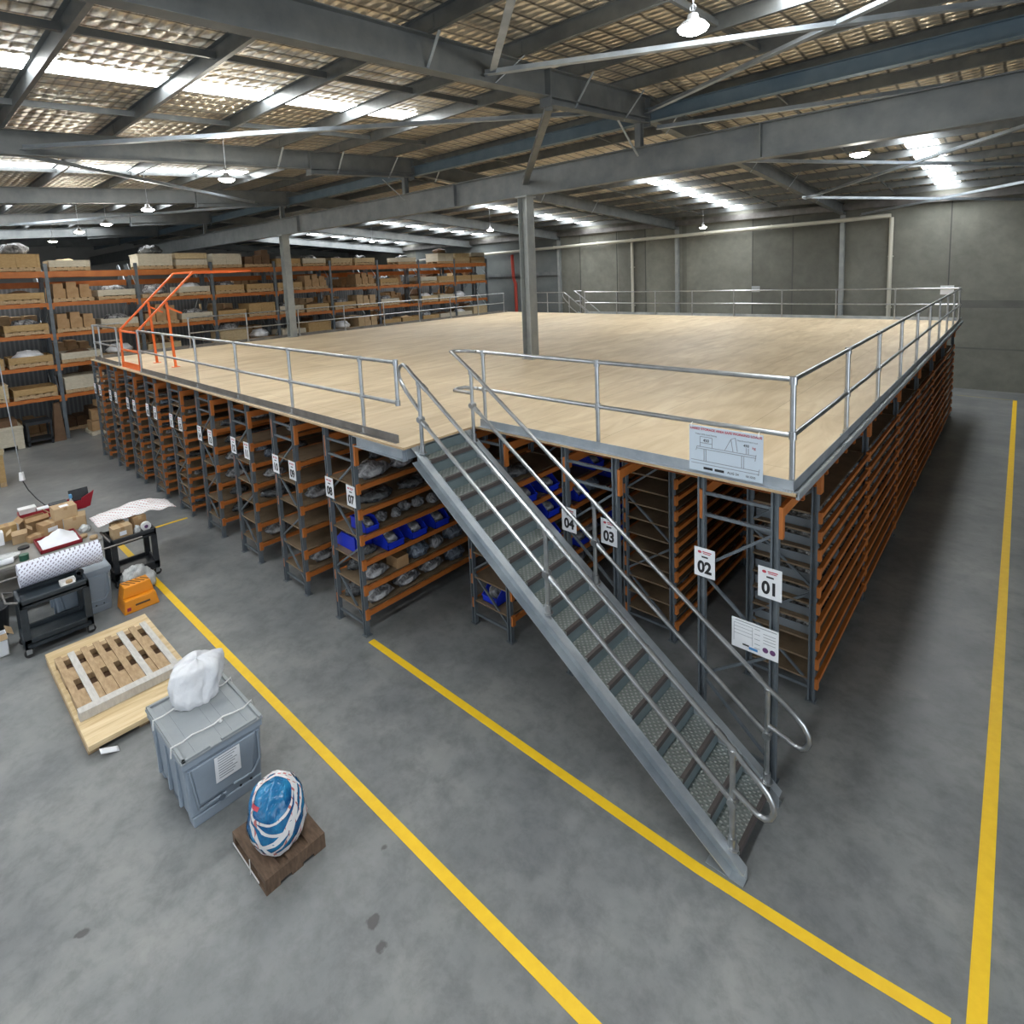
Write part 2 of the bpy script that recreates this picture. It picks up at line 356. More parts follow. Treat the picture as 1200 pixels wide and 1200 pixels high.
# ------------------------------------------------------------------ shell
RIDGE = 6.4
def sheet(y): return 8.08+.062*y if y <= RIDGE else 8.477-.0625*(y-RIDGE)
def raft_bot(y): return 7.44+.062*y if y <= 6.5 else 7.78-.0625*(y-6.5)
X0, X1, Y0, Y1 = -47, 9, -14, 22.75
b = MB(); b.box(X0, X1, Y0, Y1+.3, -.2, 0)
tag(b.build('floor', M['floor']), 'grey polished concrete warehouse floor with dark blotches', 'floor', kind='structure')
b = MB(); y0, y1 = Y0-.3, Y1+.3
b.add([(X0,y0,sheet(y0)),(X1,y0,sheet(y0)),(X1,RIDGE,sheet(RIDGE)),(X0,RIDGE,sheet(RIDGE)),(X1,y1,sheet(y1)),(X0,y1,sheet(y1)),
       (X0,y0,sheet(y0)+.1),(X1,y0,sheet(y0)+.1),(X1,RIDGE,sheet(RIDGE)+.1),(X0,RIDGE,sheet(RIDGE)+.1),(X1,y1,sheet(y1)+.1),(X0,y1,sheet(y1)+.1)],
      [(0,1,2,3),(3,2,4,5),(6,9,8,7),(9,11,10,8)])
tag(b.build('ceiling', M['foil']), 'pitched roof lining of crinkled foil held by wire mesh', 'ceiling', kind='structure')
b = MB(); b.box(X0, X1, Y1, Y1+.25, 0, 7.46)
wb = tag(b.build('wall_back', M['wall']), 'grey concrete panel wall behind the mezzanine platform', 'wall', kind='structure')
b = MB()
for x in (-.76,-6.2,-7.9,-13.3,-15.0,-17.4,2.6): b.box(x-.02, x+.02, Y1-.012, Y1, 0, 7.0)
b.build('panel_joint', mat('joint_sealant', (.085,.085,.078), .8), wb)
b = MB(); b.box(-.5, X1, Y1-.006, Y1, 3.02, 3.30); b.box(-.5, X1, Y1-.006, Y1, 1.5, 1.56); b.build('cast_line', noisy('stained_concrete_band', (.12,.12,.108), (.15,.15,.133), 1.5, .8), wb)
b = MB(); b.box(-32, -18.9, Y1-.03, Y1-.012, 0, 7.2); b.build('end_panel', M['wall_grey'], wb)
b = MB(); b.box(-32, -18.9, Y1-.16, Y1-.03, 4.75, 4.95); b.build('wall_rail', M['steel'], wb)
b = MB(); b.box(X0-.25, X0, Y0, Y1, 0, 8.4)
tag(b.build('wall_left', M['plainwall']), 'grey far end wall beyond the pallet racking', 'wall', kind='structure')
b = MB(); b.box(-25.5, -25.4, -14, 21, 0, 5.2)
tag(b.build('wall_partition', M['clad']), 'ribbed grey cladding partition behind the tall orange pallet racking', 'wall', kind='structure')
b = MB(); b.box(X1, X1+.25, Y0, -8, 0, 8); b.box(X1, X1+.25, 2, Y1, 0, 8.4); b.box(X1, X1+.25, -8, 2, 5.5, 8.4)  # the wide opening is added to let light into the side aisle
tag(b.build('wall_right', M['plainwall']), 'pale unseen side wall with a wide opening added for light', 'wall', kind='structure')
b = MB(); xs = [X0, -30, -24, -17, -11, -5, 1, X1]
for i in range(0, 7, 2): b.box(xs[i], xs[i+1], Y0-.25, Y0, 0, 7.2)
for i in range(1, 7, 2): b.box(xs[i], xs[i+1], Y0-.25, Y0, 5.2, 7.2)
tag(b.build('wall_front', M['plainwall']), 'pale wall with open loading doors facing the mezzanine', 'wall', kind='structure')
b = MB(); b.box(X0, X1, Y1-.25, Y1-.01, 6.95, 7.2)
tag(b.build('trim_1', M['galv_dark']), 'dark eave gutter beam along the top of the concrete wall', 'gutter', kind='structure')

def poly_line(name, pts, w, m, label):
    b = MB(); P_ = [(x,y+w/2) for x,y in pts]+[(x,y-w/2) for x,y in pts[::-1]]; n = len(P_)
    b.add([(x,y,.001) for x,y in P_]+[(x,y,.004) for x,y in P_], [(k,n-1-k,n-2-k,k+1)[::1] for k in ()]+[(n+k,n+n-1-k,n+n-2-k,n+k+1) for k in range(len(pts)-1)]+[(i,(i+1)%n,n+(i+1)%n,n+i) for i in range(n)])
    o = b.build(name, m, loc=(pts[0][0],pts[0][1],0)); return tag(o, label, 'floor marking', 'painted floor lines')
def line(name, x0, y0, x1, y1, w, m, label):
    b = MB(); d = Vector((x1-x0, y1-y0)); n = Vector((-d.y, d.x)).normalized()*w/2
    p = [(x0+n.x,y0+n.y),(x0-n.x,y0-n.y),(x1-n.x,y1-n.y),(x1+n.x,y1+n.y)]
    b.add([(*q,.001) for q in p]+[(*q,.004) for q in p], [(4,5,6,7),(0,1,5,4),(1,2,6,5),(2,3,7,6),(3,0,4,7),(3,2,1,0)])
    return tag(b.build(name, m, loc=((x0+x1)/2,(y0+y1)/2,0)), label, 'floor marking', 'painted floor lines')
line('floor_line', -11.95, -1.37, 3, -1.375, .10, M['yellow'], 'long yellow painted line past the grey bulk bin and orange step stool')
poly_line('floor_line', [(-5.1,.03),(-1.1,.02),(-.4,.022),(.15,.05),(.69,.08),(1.26,.13)], .095, M['yellow'], 'yellow painted line running beneath the foot of the staircase')
line('floor_line', 1.31, 21.3, 1.40, -3.5, .105, M['yellow'], 'yellow painted line down the side aisle to the concrete wall')
line('floor_line', -11.88, -1.37, -11.86, -.06, .07, M['yellow'], 'short yellow painted line behind the loaded black trolley')
line('floor_line', -.3, 21.35, 1.3, 21.32, .08, M['yellow_faded'], 'faded yellow line along the foot of the concrete wall')

# ------------------------------------------------------------------ roof frame
rw = ['beside the lamp nearest the staircase','over the stair head end','over the middle of the deck','over the far edge of the deck','beyond the pallet racking','furthest into the dark end']
for i, x in enumerate((2.97,-4.28,-11.55,-18.8,-26.05,-33.3,-40.55)):
    b = MB()
    for (ya, yb, dz) in ((Y0, 3.3, 0), (3.3, 6.4, -.1)):
        b.ibeam((x,ya,raft_bot(ya)+.21-dz/2*0), (x,yb,raft_bot(yb)+.21), .19, .42)
        if dz: b.prof((x,ya,raft_bot(ya)-.06), (x,yb,raft_bot(yb)-.03), [(-.095,-.06),(.095,-.06),(.095,-.045),(.006,-.045),(.006,.08),(-.006,.08),(-.006,-.045),(-.095,-.045)])
    b.ibeam((x,6.4,raft_bot(6.4)+.21), (x,Y1-.02,raft_bot(Y1)+.21), .19, .42)
    b.box(x-.11, x+.11, 3.27, 3.3, raft_bot(3.3)-.14, raft_bot(3.3)+.40); b.box(x-.11, x+.11, 6.39, 6.41, 7.68, 8.2)
    lab = 'long grey steel roof rafter ' + (['beyond the frame over the side aisle','crossing above the staircase end of the deck','crossing above the middle of the deck','crossing above the deck edge by the pallet racking','beyond the pallet racking, nearest of the dark rafters','beyond the pallet racking, second of the dark rafters','beyond the pallet racking, last of the dark rafters'][i])
    tag(b.build('roof_beam', M['steel'], loc=(x,4,7.8)), lab, 'rafter', 'roof rafters', 'structure')
g = MB(); yg = 6.15
g.ibeam((X0,yg,6.98), (X1,yg,6.98), .2, .58, .018)
for x in (-9.5,-2.0,-17.6): g.box(x-.012, x+.012, yg-.1, yg+.1, 6.7, 7.26)
tag(g.build('girder_beam', M['steel'], loc=(-7,yg,6.98)), 'deep grey steel girder carried on the two columns through the deck', 'girder', kind='structure')
b = MB(); b.ibeam((X0,RIDGE+.05,7.9), (X1,RIDGE+.05,7.9), .16, .26)
tag(b.build('ridge_beam', M['steel_blue'], loc=(-7,RIDGE,7.9)), 'blue-grey steel ridge beam above the girder', 'beam', kind='structure')
for i, x in enumerate((-4.28,-11.55,-18.8,-26.05)):
    b = MB(); b.ibeam((x,yg,7.27), (x,yg,7.72), .12, .14, up=(0,1,0))
    tag(b.build('post_column', M['steel'], loc=(x,yg,7.27)), 'short steel stub post between girder and rafter, ' + ['above the staircase end','above the middle of the deck','above the second column','beyond the pallet racking'][i], 'post', 'stub posts', 'structure')
for i, (x, z0) in enumerate(((-7.2,H),(-18.8,H),(-30.3,0))):
    b = MB(); b.ibeam((x,yg,z0), (x,yg,6.69), .26, .26, up=(1,0,0)); b.box(x-.17,x+.17,yg-.17,yg+.17,6.66,6.69); b.box(x-.16,x+.16,yg-.16,yg+.16,z0,z0+.015)
    tag(b.build('steel_column', M['column'], loc=(x,yg,z0)), ['grey steel column standing through the open middle of the deck','grey steel column at the deck edge by the pallet racking','grey steel column behind the pallet racking'][i], 'column', 'girder columns', 'structure')
b = MB(); b.bar((-4.28,3.35,7.5), (-7.15,6.1,6.98), .12, .09)
tag(b.build('brace_beam', M['purlin'], loc=(-5.7,4.7,7.2)), 'stout diagonal brace from rafter down to the column head', 'brace', kind='structure')
py = [-2.3-1.6*k for k in range(7,0,-1)] + [-2.3,-.7,.88,2.5,4.04,5.68] + [7.25+1.62*k for k in range(10)]
for i, y in enumerate(py):
    b = MB(); zb = sheet(y)-.215; sd = .055
    b.prof((X0,y,zb), (X1,y,zb), [(-sd,0),(.004,0),(.004,.2),(sd,.2),(sd,.208),(-.004,.208),(-.004,.008),(-sd,.008)])
    for x in (-4.28,-11.55,-18.8,-26.05): b.box(x+.1, x+.22, y-.012, y-.002, zb+.02, zb+.18)
    side = 'camera side' if y < RIDGE else 'wall side'; k = abs(i-12.5); k = int(12-i) if i < 13 else i-13
    tag(b.build('purlin_beam', M['purlin'], loc=(-7,y,zb)), f'galvanised roof purlin, {ORD[k]} from the ridge on the {"stair" if y < RIDGE else "concrete wall"} slope', 'purlin', 'roof purlins', 'structure')
for i, x in enumerate((-1.9,-6.55,-10.04,-14.4,-16.4,-21.2,-23.6,-30)):
    b = MB(); b.bar((x,Y0,sheet(Y0)-.12), (x,5.7,sheet(5.7)-.12), .05, .09)
    tag(b.build('bridging_beam', M['purlin'], loc=(x,0,7.9)), f'thin galvanised bridging bar between purlins, {ORD[i]} from the side aisle', 'bridging bar', 'purlin bridging bars', 'structure')
for i, x in enumerate((-2.4,-6.6,-10.0,-13.8,-21.0)):
    b = MB(); b.bar((x,7.2,sheet(7.2)-.15), (x,22.3,sheet(22.3)-.15), .03, .05)
    tag(b.build('bridging_beam', M['purlin'], loc=(x,14,7.6)), f'thin bridging bar on the concrete wall slope, {ORD[i]} from the side aisle', 'bridging bar', 'purlin bridging bars', 'structure')
# plan bracing
for i, (p, q) in enumerate([((-11.5,-2.05,7.45),(-4.35,5.5,7.85)), ((-11.6,-2.05,7.35),(-18.7,5.2,7.78)), ((-26,-.6,7.43),(-18.9,6.0,7.8)),
        ((-4.2,1.85,7.68),(2.9,6.3,7.95)), ((-4.2,6.3,7.95),(2.9,2.25,7.72)), ((-4.2,2.0,7.72),(2.9,-4.3,7.33)),
        ((-4.2,6.7,7.72),(2.9,8.3,7.6)), ((-4.2,9.9,7.46),(2.9,17.0,7.02)), ((-4.2,16.9,7.04),(2.9,9.4,7.5)), ((-4.2,16.7,7.06),(1.5,22.4,6.72)), ((-3.6,22.3,6.72),(2.9,16.8,7.05))]):
    b = MB(); p, q = Vector(p), Vector(q); b.prof(p, q, [(-.045,-.045),(.045,-.045),(.045,-.037),(-.037,-.037),(-.037,.045),(-.045,.045)])
    wh = ['from the middle rafter up to the stair end rafter','from the middle rafter toward the racking','over the pallet racking edge','from the stair end rafter up past the lamp','falling from the ridge past the lamp','rising steeply from the stair end rafter','low across the ridge by the girder','rising on the concrete wall slope','crossing the skylight on the concrete wall slope','lowest on the concrete wall slope','next to the concrete wall eave'][i]
    tag(b.build('bracing_beam', M['galv_dull'], loc=tuple((p+q)/2)), f'long thin galvanised roof bracing angle {wh}', 'bracing', 'roof bracing angles', 'structure')
# fly braces
for i, (x, y, z, x2, y2, z2) in enumerate([(-4.28,.9,7.5,-4.0,.9,7.9),(-4.28,2.1,7.58,-4.28+.25,2.5,8.0),(-4.28,4.05,7.62,-3.9,4.05,8.1),(-4.28,5.6,7.68,-3.9,5.68,8.15),(-4.28,7.25,7.68,-3.85,7.25,8.2),(-4.28,5.4,7.65,-4.28,6.1,7.1),
        (-11.55,2.5,7.56,-11.2,2.5,8.0),(-11.55,4.05,7.6,-11.2,4.05,8.1),(-11.55,5.6,7.65,-11.2,5.68,8.15),(-11.55,7.25,7.7,-11.2,7.25,8.2),(-11.55,5.4,7.6,-11.55,6.1,7.1),(-4.28,12.1,7.4,-3.9,12.1,7.9),(-4.28,15.3,7.2,-3.9,15.3,7.7),(-4.28,18.6,7.0,-3.9,18.6,7.5),(-11.55,12.1,7.4,-11.2,12.1,7.9),(-11.55,15.3,7.2,-11.2,15.3,7.7)]):
    b = MB(); b.bar((x,y,z), (x2,y2,z2), .04, .012)
    tag(b.build('fly_brace_beam', M['galv_dull'], loc=(x,y,z)), f'short fly brace strap, {ORD[i%14]} along the {"stair end" if x > -8 else "middle"} rafter{" past the ridge" if i > 13 else ""}', 'fly brace', 'rafter fly braces', 'structure')
# skylights
for i, x in enumerate((-.85,-8.4,-16.45,-24.5,-32.5)):
    for (ya, yb, nm) in ((Y0+.5, 3.9, 'stair side slope'), (12.3, 22.5, 'concrete wall slope')):
        w = .27 if yb < 5 else .35
        b = MB(); za, zb = sheet(ya)-.012, sheet(yb)-.012
        b.add([(x-w,ya,za),(x+w,ya,za),(x+w,yb,zb),(x-w,yb,zb),(x-w,ya,za+.008),(x+w,ya,za+.008),(x+w,yb,zb+.008),(x-w,yb,zb+.008)], [(3,2,1,0),(4,5,6,7),(0,1,5,4),(1,2,6,5),(2,3,7,6),(3,0,4,7)])
        tag(b.build('skylight_window', M['sky'], loc=(x,(ya+yb)/2,(za+zb)/2)), f'bright translucent skylight strip in the {nm}, {ORD[i]} from the side aisle', 'skylight', 'roof skylight strips', 'structure')
# high bay lamps
lamp = None
LP = [(-1.2,1.75,7.3,'above the near end of the deck, the brightest'),(-.85,7.6,6.75,'behind the girder beside the crossed braces'),(-10.6,.95,7.05,'between the second and third skylight rafters'),(-15.8,1.0,7.0,'in line beyond the middle rafter'),(-20.1,1.05,7.0,'above the pallet racking aisle'),(-23.2,.95,7.0,'just above the racking tops'),(-28,1,7,'beyond the racking in the dark'),(-16.4,14.5,6.9,'over the far part of the deck'),(-24.0,13.5,6.9,'above the far end of the racking'),(-9.2,20.4,6.6,'small near the cream pipe')]
for i, (x, y, z, w) in enumerate(LP):
    if lamp is None:
        lamp = t = thing('high_bay_lamp', '', 'lamp', (x,y,z), 0, 'high bay lamps')
        b = MB(); b.lathe((0,0,0), [(.02,.15),(.05,.14),(.06,.09),(.12,.055),(.15,.02),(.15,.012)], 20); b.build('housing', M['lampcap'], t)
        b = MB(); b.lathe((0,0,0), [(.001,-.045),(.08,-.038),(.135,-.012),(.152,.012)], 20); b.build('diffuser', M['lamp'], t)
        b = MB(); b.tube([(0,0,.17),(0,0,.95)], .008, 6); b.tube([(.03*math.cos(a),0,.2+.03*math.sin(a)) for a in [k*math.pi/5 for k in range(11)]], .007, 6); b.build('hanger', M['galv'], t)
        t['label'] = 'round high bay lamp ' + w
    else: dup(lamp, (x,y,z), 0, 'round high bay lamp ' + w)
# pipes on the wall
b = MB(); b.tube([(-2.6,Y1-.32,6.58),(-4.0,Y1-.32,6.55),(-32,Y1-.32,6.15)], .085, 10)
for x in (-4.2,-7,-10,-13,-16,-19): b.cyl((x-.03,Y1-.32,6.55-(abs(x)-4)*.0143), .1, .06, 10, 'X')
pt = thing('rain_pipe', 'long cream plastic pipe along the top of the concrete wall', 'pipe', (-14,Y1-.16,6.4))
b.build('pipe_run', M['pvc'], pt, off=(-14,Y1-.16,6.4))
for x, w in ((-2.6,'at the end of the long cream pipe'), (-14.0,'in the middle of the concrete wall')):
    b = MB(); b.tube([(x,Y1-.14,0),(x,Y1-.14,6.52)], .075, 10)
    for z in (1,3,5): b.box(x-.09,x+.09,Y1-.16,Y1-.01,z,z+.05)
    tag(b.build('downpipe', M['pvc'], loc=(x,Y1-.14,0)), f'cream plastic downpipe {w}', 'pipe', 'cream downpipes')
b = MB(); b.tube([(-22.2,Y1-.4,6.1),(-22.15,Y1-.4,4.7),(-22.0,Y1-.4,4.3),(-22.0,Y1-.4,0)], .1, 10)
tag(b.build('fire_pipe', M['red'], loc=(-22.1,Y1-.2,0)), 'red vertical pipe on the wall past the racking end', 'pipe')
for x, w in ((-4.28,'below the stair end rafter'),(-11.5,'below the middle rafter'),(-18.8,'where concrete meets grey cladding')):
    b = MB(); b.ibeam((x,Y1-.11,0), (x,Y1-.11,6.9), .16, .18, up=(0,1,0))
    tag(b.build('wall_column', M['column'], loc=(x,Y1-.14,0)), f'galvanised wall column {w}', 'column', 'wall columns', 'structure')

# ------------------------------------------------------------------ mezzanine deck
dk = thing('mezzanine_platform', 'large raised storage platform decked in pale plywood over the shelving', 'platform', (-9.5,9,H-.03)); do = (-9.5,9,H-.03)
b = MB(); z0, z1 = H-.028, H
pl = [(XL,0),(XN,0),(XN,S),(0,S),(0,YB),(XL,YB)]
n = len(pl); b.add([(x,y,z1) for x,y in pl], [tuple(range(n))])
b.build('plywood_deck', M['deck'], dk, off=do)
b = MB(); b.add([(x,y,z0) for x,y in pl]+[(x,y,z1) for x,y in pl], [tuple(range(n))[::-1]]+[(i,(i+1)%n,n+(i+1)%n,n+i) for i in range(n)])
b.build('deck_edge', M['plyedge'], dk, off=do)
jm = None
for y in (.34,.76,1.14):
    b = MB(); b.chan((XL+.02,y,H-.1), (XN-.12,y,H-.1), .05, .13, .006); b.build('joist', M['orange'], dk, off=do)
y = S+.35
while y < YB-.1:
    b = MB(); b.chan((XL+.02,y,H-.1), (-.03,y,H-.1), .05, .13, .006); b.build('joist', M['orange'], dk, off=do); y += .42
b = MB(); b.chan((-5.12,.05,H-.1), (XN,.05,H-.1), .06, .14, .006); b.build('edge_channel', M['galv_dull'], dk, off=do)
b = MB(); b.chan((XN-.03,.0,H-.1), (XN-.03,S,H-.1), .06, .14, .006, side=-1); b.build('landing_channel', M['galv_dull'], dk, off=do)
b = MB(); b.prof((.0,S,H), (.0,YB,H), [(-.012,-.05),(.015,-.05),(.015,.0),(-.012,.0)]); b.build('edge_angle', M['galv_dull'], dk, off=do)

# ------------------------------------------------------------------ guard rails
def rail(name, label, pts, posts, toe=None, z=H, ends=()):
    """a run of two-rail tube guard rail along the polyline pts, posts at the given points"""
    l = (posts[0][0], posts[0][1], z); t = thing(name, label, 'guard rail', l, 0, 'galvanised guard rails')
    r = .024
    for k, nm in ((1.0,'top_rail'), (.5,'mid_rail')):
        b = MB(); b.tube([(x,y,z+k) for x,y in pts], r, 10); b.build(nm, M['galv'], t, off=l)
    for (x, y) in posts:
        b = MB(); b.tube([(x,y,z),(x,y,z+1.0)], r, 10)
        for k in (0,.465,.955): b.cyl((x,y,z+k), .034, .07, 10)
        b.cyl((x,y,z), .06, .01, 12)
        b.build('post', M['galv'], t, off=l)
    if toe:
        for (p, q, m) in toe:
            b = MB(); b.prof((*p,z), (*q,z), [(-.003,0),(.003,0),(.003,.1),(-.003,.1)]); b.prof((*p,z), (*q,z), [(-.003,0),(.05,0),(.05,.004),(-.003,.004)])
            b.build('toe_board', m, t, off=l)
    for (x, y) in ends:
        b = MB(); b.tube([(x,y,z+.5),(x,y,z+1.0)], r, 10)
        for k in (.5,1.0): b.cyl((x,y,z+k-.035), .034, .07, 10)
        b.build('end_upright', M['galv'], t, off=l)
    return t
lp = [-14.56,-12.72,-10.86,-8.93,-6.96,-5.02]
rail('guard_rail', 'galvanised guard rail along the front edge between orange gate and staircase', [(-14.5,.12),(-4.25,.12)], [(x,.12) for x in lp], [((-14.5,.1),(-4.25,.1),M['galv_dark'])], ends=[(-4.25,.12)])
rail('guard_rail', 'short galvanised guard rail on the corner beside the orange gate', [(-16.4,.12),(-18.93,.12),(-18.93,.8)], [(-16.45,.12),(-18.24,.12),(-18.9,.12)], [((-18.9,.1),(-16.3,.1),M['galv_dark'])])
rail('guard_rail', 'galvanised guard rail beside the staircase holding the load sign', [(-3.975,S+.08),(-.075,S+.08)], [(-3.88,S+.08),(-2.1,S+.08),(-.07,S+.08)], [((-3.95,S+.05),(-.05,S+.05),M['galv_dull'])])
rp = [3.3,5.15,7.05,8.88,10.71,12.53,14.3,16.0,17.7]
rail('guard_rail', 'long galvanised guard rail above the side aisle', [(-.07,S+.135),(-.07,18.14)], [(-.07,y) for y in rp], [((-.04,S+.02),(-.04,YB-.02),M['galv_dull'])])
rail('guard_rail', 'galvanised guard rail along the deck edge facing the pallet racking', [(-18.93,2.7),(-18.93,17.9)], [(-18.93,y) for y in (2.7,4.58,6.5,8.45,10.36,12.27,14.16,16.0,17.9)], [((-18.96,.2),(-18.96,18.2),M['galv_dark'])])
rail('guard_rail', 'galvanised guard rail along the deck edge before the concrete wall', [(-14.0,18.2),(-.07,18.2)], [(x,18.2) for x in (-14.0,-12.27,-10.36,-8.71,-7.01,-5.25,-3.48,-1.76,-.11)], [((-14,18.24),(-.1,18.24),M['galv_dull'])])
rail('guard_rail', 'short galvanised guard rail beside the far staircase head', [(-17.6,18.2),(-15.2,18.2)], [(-16.24,18.2),(-17.5,18.2)])

# orange roll-over pallet gate
gl = (-15.3,.5,H); gt = thing('pallet_gate', 'bright orange tubular roll-over pallet gate on the deck corner', 'gate', gl)
for x in (-16.05,-14.6):
    b = MB(); b.bar((x,.88,H), (x,.83,4.6), .05, .05); b.box(x-.08,x+.08,.8,.96,H,H+.01); b.build('gate_post', M['bright_orange'], gt, off=gl)
    b = MB(); b.bar((x,.1,H), (x,.12,3.93), .045, .045, up=(0,1,0)); b.bar((x,.12,3.93), (x,1.52,5.34), .045, .045); b.bar((x,1.52,5.34), (x,3.0,5.34), .045, .045); b.bar((x,.8,4.5),(x,1.15,4.3),.04,.04)
    b.build('swing_arm', M['bright_orange'], gt, off=gl)
for (y, z) in ((.1,3.42),(.1,3.9),(3.0,5.34),(1.52,5.34)):
    b = MB(); b.bar((-16.03,y,z), (-14.62,y,z), .04, .04); b.build('cross_bar', M['bright_orange'], gt, off=gl)
b = MB(); b.box(-16.05,-14.6,.09,.105,H+.01,H+.16); b.build('kick_plate', M['bright_orange'], gt, off=gl)

# ------------------------------------------------------------------ staircases
def stair(loc, label, yn, yf, detail=True):
    t = thing('steel_staircase', label, 'staircase', loc)
    rise, go, n = H/17, .2455, 16
    tan = rise/go
    def nz(x): return H-(x+.03)*tan            # nosing line, x measured from the stair head
    for (y, sd) in ((yn,1),(yf,-1)):
        b = MB(); pts = [(.005,H-.02),(.012,H-.02),(3.84,nz(3.84)),(3.97,.11),(3.97,0),(3.86,0),(.005,nz(0)-.19)]
        b.add([(x,y-.004,z) for x,z in pts]+[(x,y+.004,z) for x,z in pts], [tuple(range(7)), tuple(range(13,6,-1))]+[(i,(i+1)%7,7+(i+1)%7,7+i) for i in range(7)])
        fw_ = .085; yq = y-sd*fw_/2
        for (x0,z0,x1,z1) in ((.006,nz(.006)-.006,3.84,nz(3.84)-.006),(3.84,nz(3.84)-.006,3.97,.105),(.006,nz(.006)-.19,3.855,.004)):
            b.bar((x0,yq,z0),(x1,yq,z1),fw_,.009)
        b.box(3.66,3.97,min(y,y-sd*fw_),max(y,y-sd*fw_),0,.006)
        b.build('stringer', M['galv_dull'], t)
    ya, yb_ = yn+.006, yf-.006
    for k in range(1, n+1):
        z = H-rise*k; x = go*k-.03
        b = MB(); b.box(max(.008,x-go-.01), x, ya, yb_, z-.03, z); tr = b.build('tread', M['chequer'] if 'chequer' in M else M['galv'], t)
        if detail:
            b = MB(); b.box(x-.03, x+.004, ya+.03, yb_-.03, z-.045, z+.004); nb = b.build('nosing', M['nosing'], tr)
            b = MB(); b.box(max(.004,x-go-.012), max(.010,x-go-.006), ya, yb_, z, z+rise-.05); b.build('riser', M['riser'], tr)
    # hand rails
    r = .024; ux, uz = go/math.hypot(go,rise), -rise/math.hypot(go,rise)
    for (y, nm) in ((yn,'near'),(yf,'far')):
        hr = bpy.data.objects.new('handrail', None); COL.objects.link(hr); hr.parent = t; hr.location = (0,0,0)
        near = nm == 'near'
        xs = [.11, 1.98, 3.85] if near else [.17, 2.02, 3.86]
        T, Md = (.89, .42) if near else (.94, .48); yb0 = y-.045 if near else y+.045
        for x in xs:
            b = MB(); zb = nz(x)+.0; b.tube([(x,y,zb),(x,y,nz(x)+T)], r, 10)
            b.cyl((x,y,zb-.0), .036, .1, 10); b.cyl((x,y,zb), .055, .012, 10); b.cyl((x,y,nz(x)+Md-.04), .034, .08, 10); b.cyl((x,y,nz(x)+T-.05), .034, .05, 10)
            b.cyl((x,y-.04,nz(x)+Md), .036, .08, 10, 'Y'); b.build('baluster', M['galv'], hr)
        xa, xb = xs[0], xs[2]; d_ = (0,0) if near else (.04,.06)
        loop = [(x_+d_[0],y,z_+d_[1]) for x_,z_ in ((3.95,1.01),(4.05,.935),(4.12,.87),(4.16,.80),(4.17,.73),(4.145,.67),(4.10,.64),(4.05,.645),(3.99,.675))]
        b = MB()
        if near:
            head = [(xa,y,nz(xa)+Md+.1)]+[(x_,y,z_) for x_,z_ in ((-.02,3.48),(-.13,3.58),(-.22,3.68),(-.265,3.76),(-.27,3.83),(-.235,3.89),(-.17,3.915),(-.09,3.885),(0,3.81))]
            b.tube(head+[(xa,y,nz(xa)+T),(xb,y,nz(xb)+T)]+loop+[(xb,y,nz(xb)+Md+.12)], r, 10)
        else:
            b.tube([(.03,S+.08,H+1.0),(-.17,S+.06,H+1.0),(-.23,y+.1,H+1.01),(-.22,y+.02,H+1.015),(-.15,y,H+1.0),(xa,y,nz(xa)+T),(xb,y,nz(xb)+T)]+loop+[(xb,y,nz(xb)+Md+.1)], r, 10)
            b.tube([(.03,S+.08,H+.5),(-.18,S+.05,H+.5),(-.22,y+.1,H+.5),(-.17,y+.01,H+.5),(xa,y,H+.5)], r, 10)
        b.build('top_tube', M['galv'], hr)
        b = MB(); b.tube([(xa,y,nz(xa)+Md),(xb,y,nz(xb)+Md)], r, 10); b.build('mid_tube', M['galv'], hr)
        if detail:
            for x, k_, d_ in ((xs[0]+.1,T,0),(xs[1]+.06,T,0),(xs[2]-.1,T,0),(xs[1],Md,.085),(xs[0],Md,.085)):
                b = MB(); b.tube([(x+(d_-.045)*ux,y,nz(x)+k_+(d_-.045)*uz),(x+(d_+.045)*ux,y,nz(x)+k_+(d_+.045)*uz)], .031, 10); b.build('tube_clamp', M['galv'], hr)
    return t
M['chequer'] = chequer()
stair((XN,0,0), 'galvanised steel staircase with chequer plate treads at the deck front', .195, 1.0)
stair((-15.2,YB+.05,0), 'far galvanised staircase along the concrete wall side of the deck', .1, .95, False)

# ------------------------------------------------------------------ shelving rows under the deck
FD = .763
XR = [-.165-1.685*k for k in range(4)] + [-5.22-1.65*(k+1) for k in range(8)]
LA = [.36,.72,1.09,1.45,1.82,2.18]
LB = [.26,.50,.73,.95,1.16,1.36,1.58,1.79,2.0,2.22]
LC = [.22,.42,.62,.84,1.06,1.28,1.5,1.7,1.88,2.04,2.22,2.42]
TOP = 2.76
def upright_mesh(h):
    b = MB()
    b.box(0,.018,0,.06,0,h); b.box(.052,.07,0,.06,0,h); b.box(0.018,.052,.03,.036,0,h); b.box(-.02,.09,-.02,.09,0,.008)
    for z in [.1+.1*i for i in range(26)]: b.box(.0225-.014,.0285-.014,-.0015,0,z,z+.02)
    return b.mesh('upright', M['rack'])
def lattice_mesh():
    b = MB(); xa, xb, y = .06, FD-.06, .035
    for z in (.15, 2.52, 2.74): b.bar((xa,y,z),(xb,y,z),.03,.03)
    for (x0,z0,x1,z1) in ((xb,2.48,xa,1.98),(xa,1.88,xb,1.36),(xb,1.28,xa,.82),(xa,.76,xb,.2)): b.bar((x0,y,z0),(x1,y,z1),.025,.025,up=(0,1,0))
    return b.mesh('bracing', M['rack'])
ME_UP, ME_UPS, ME_LAT = upright_mesh(H-.035), upright_mesh(2.775), lattice_mesh()
_bm = {}
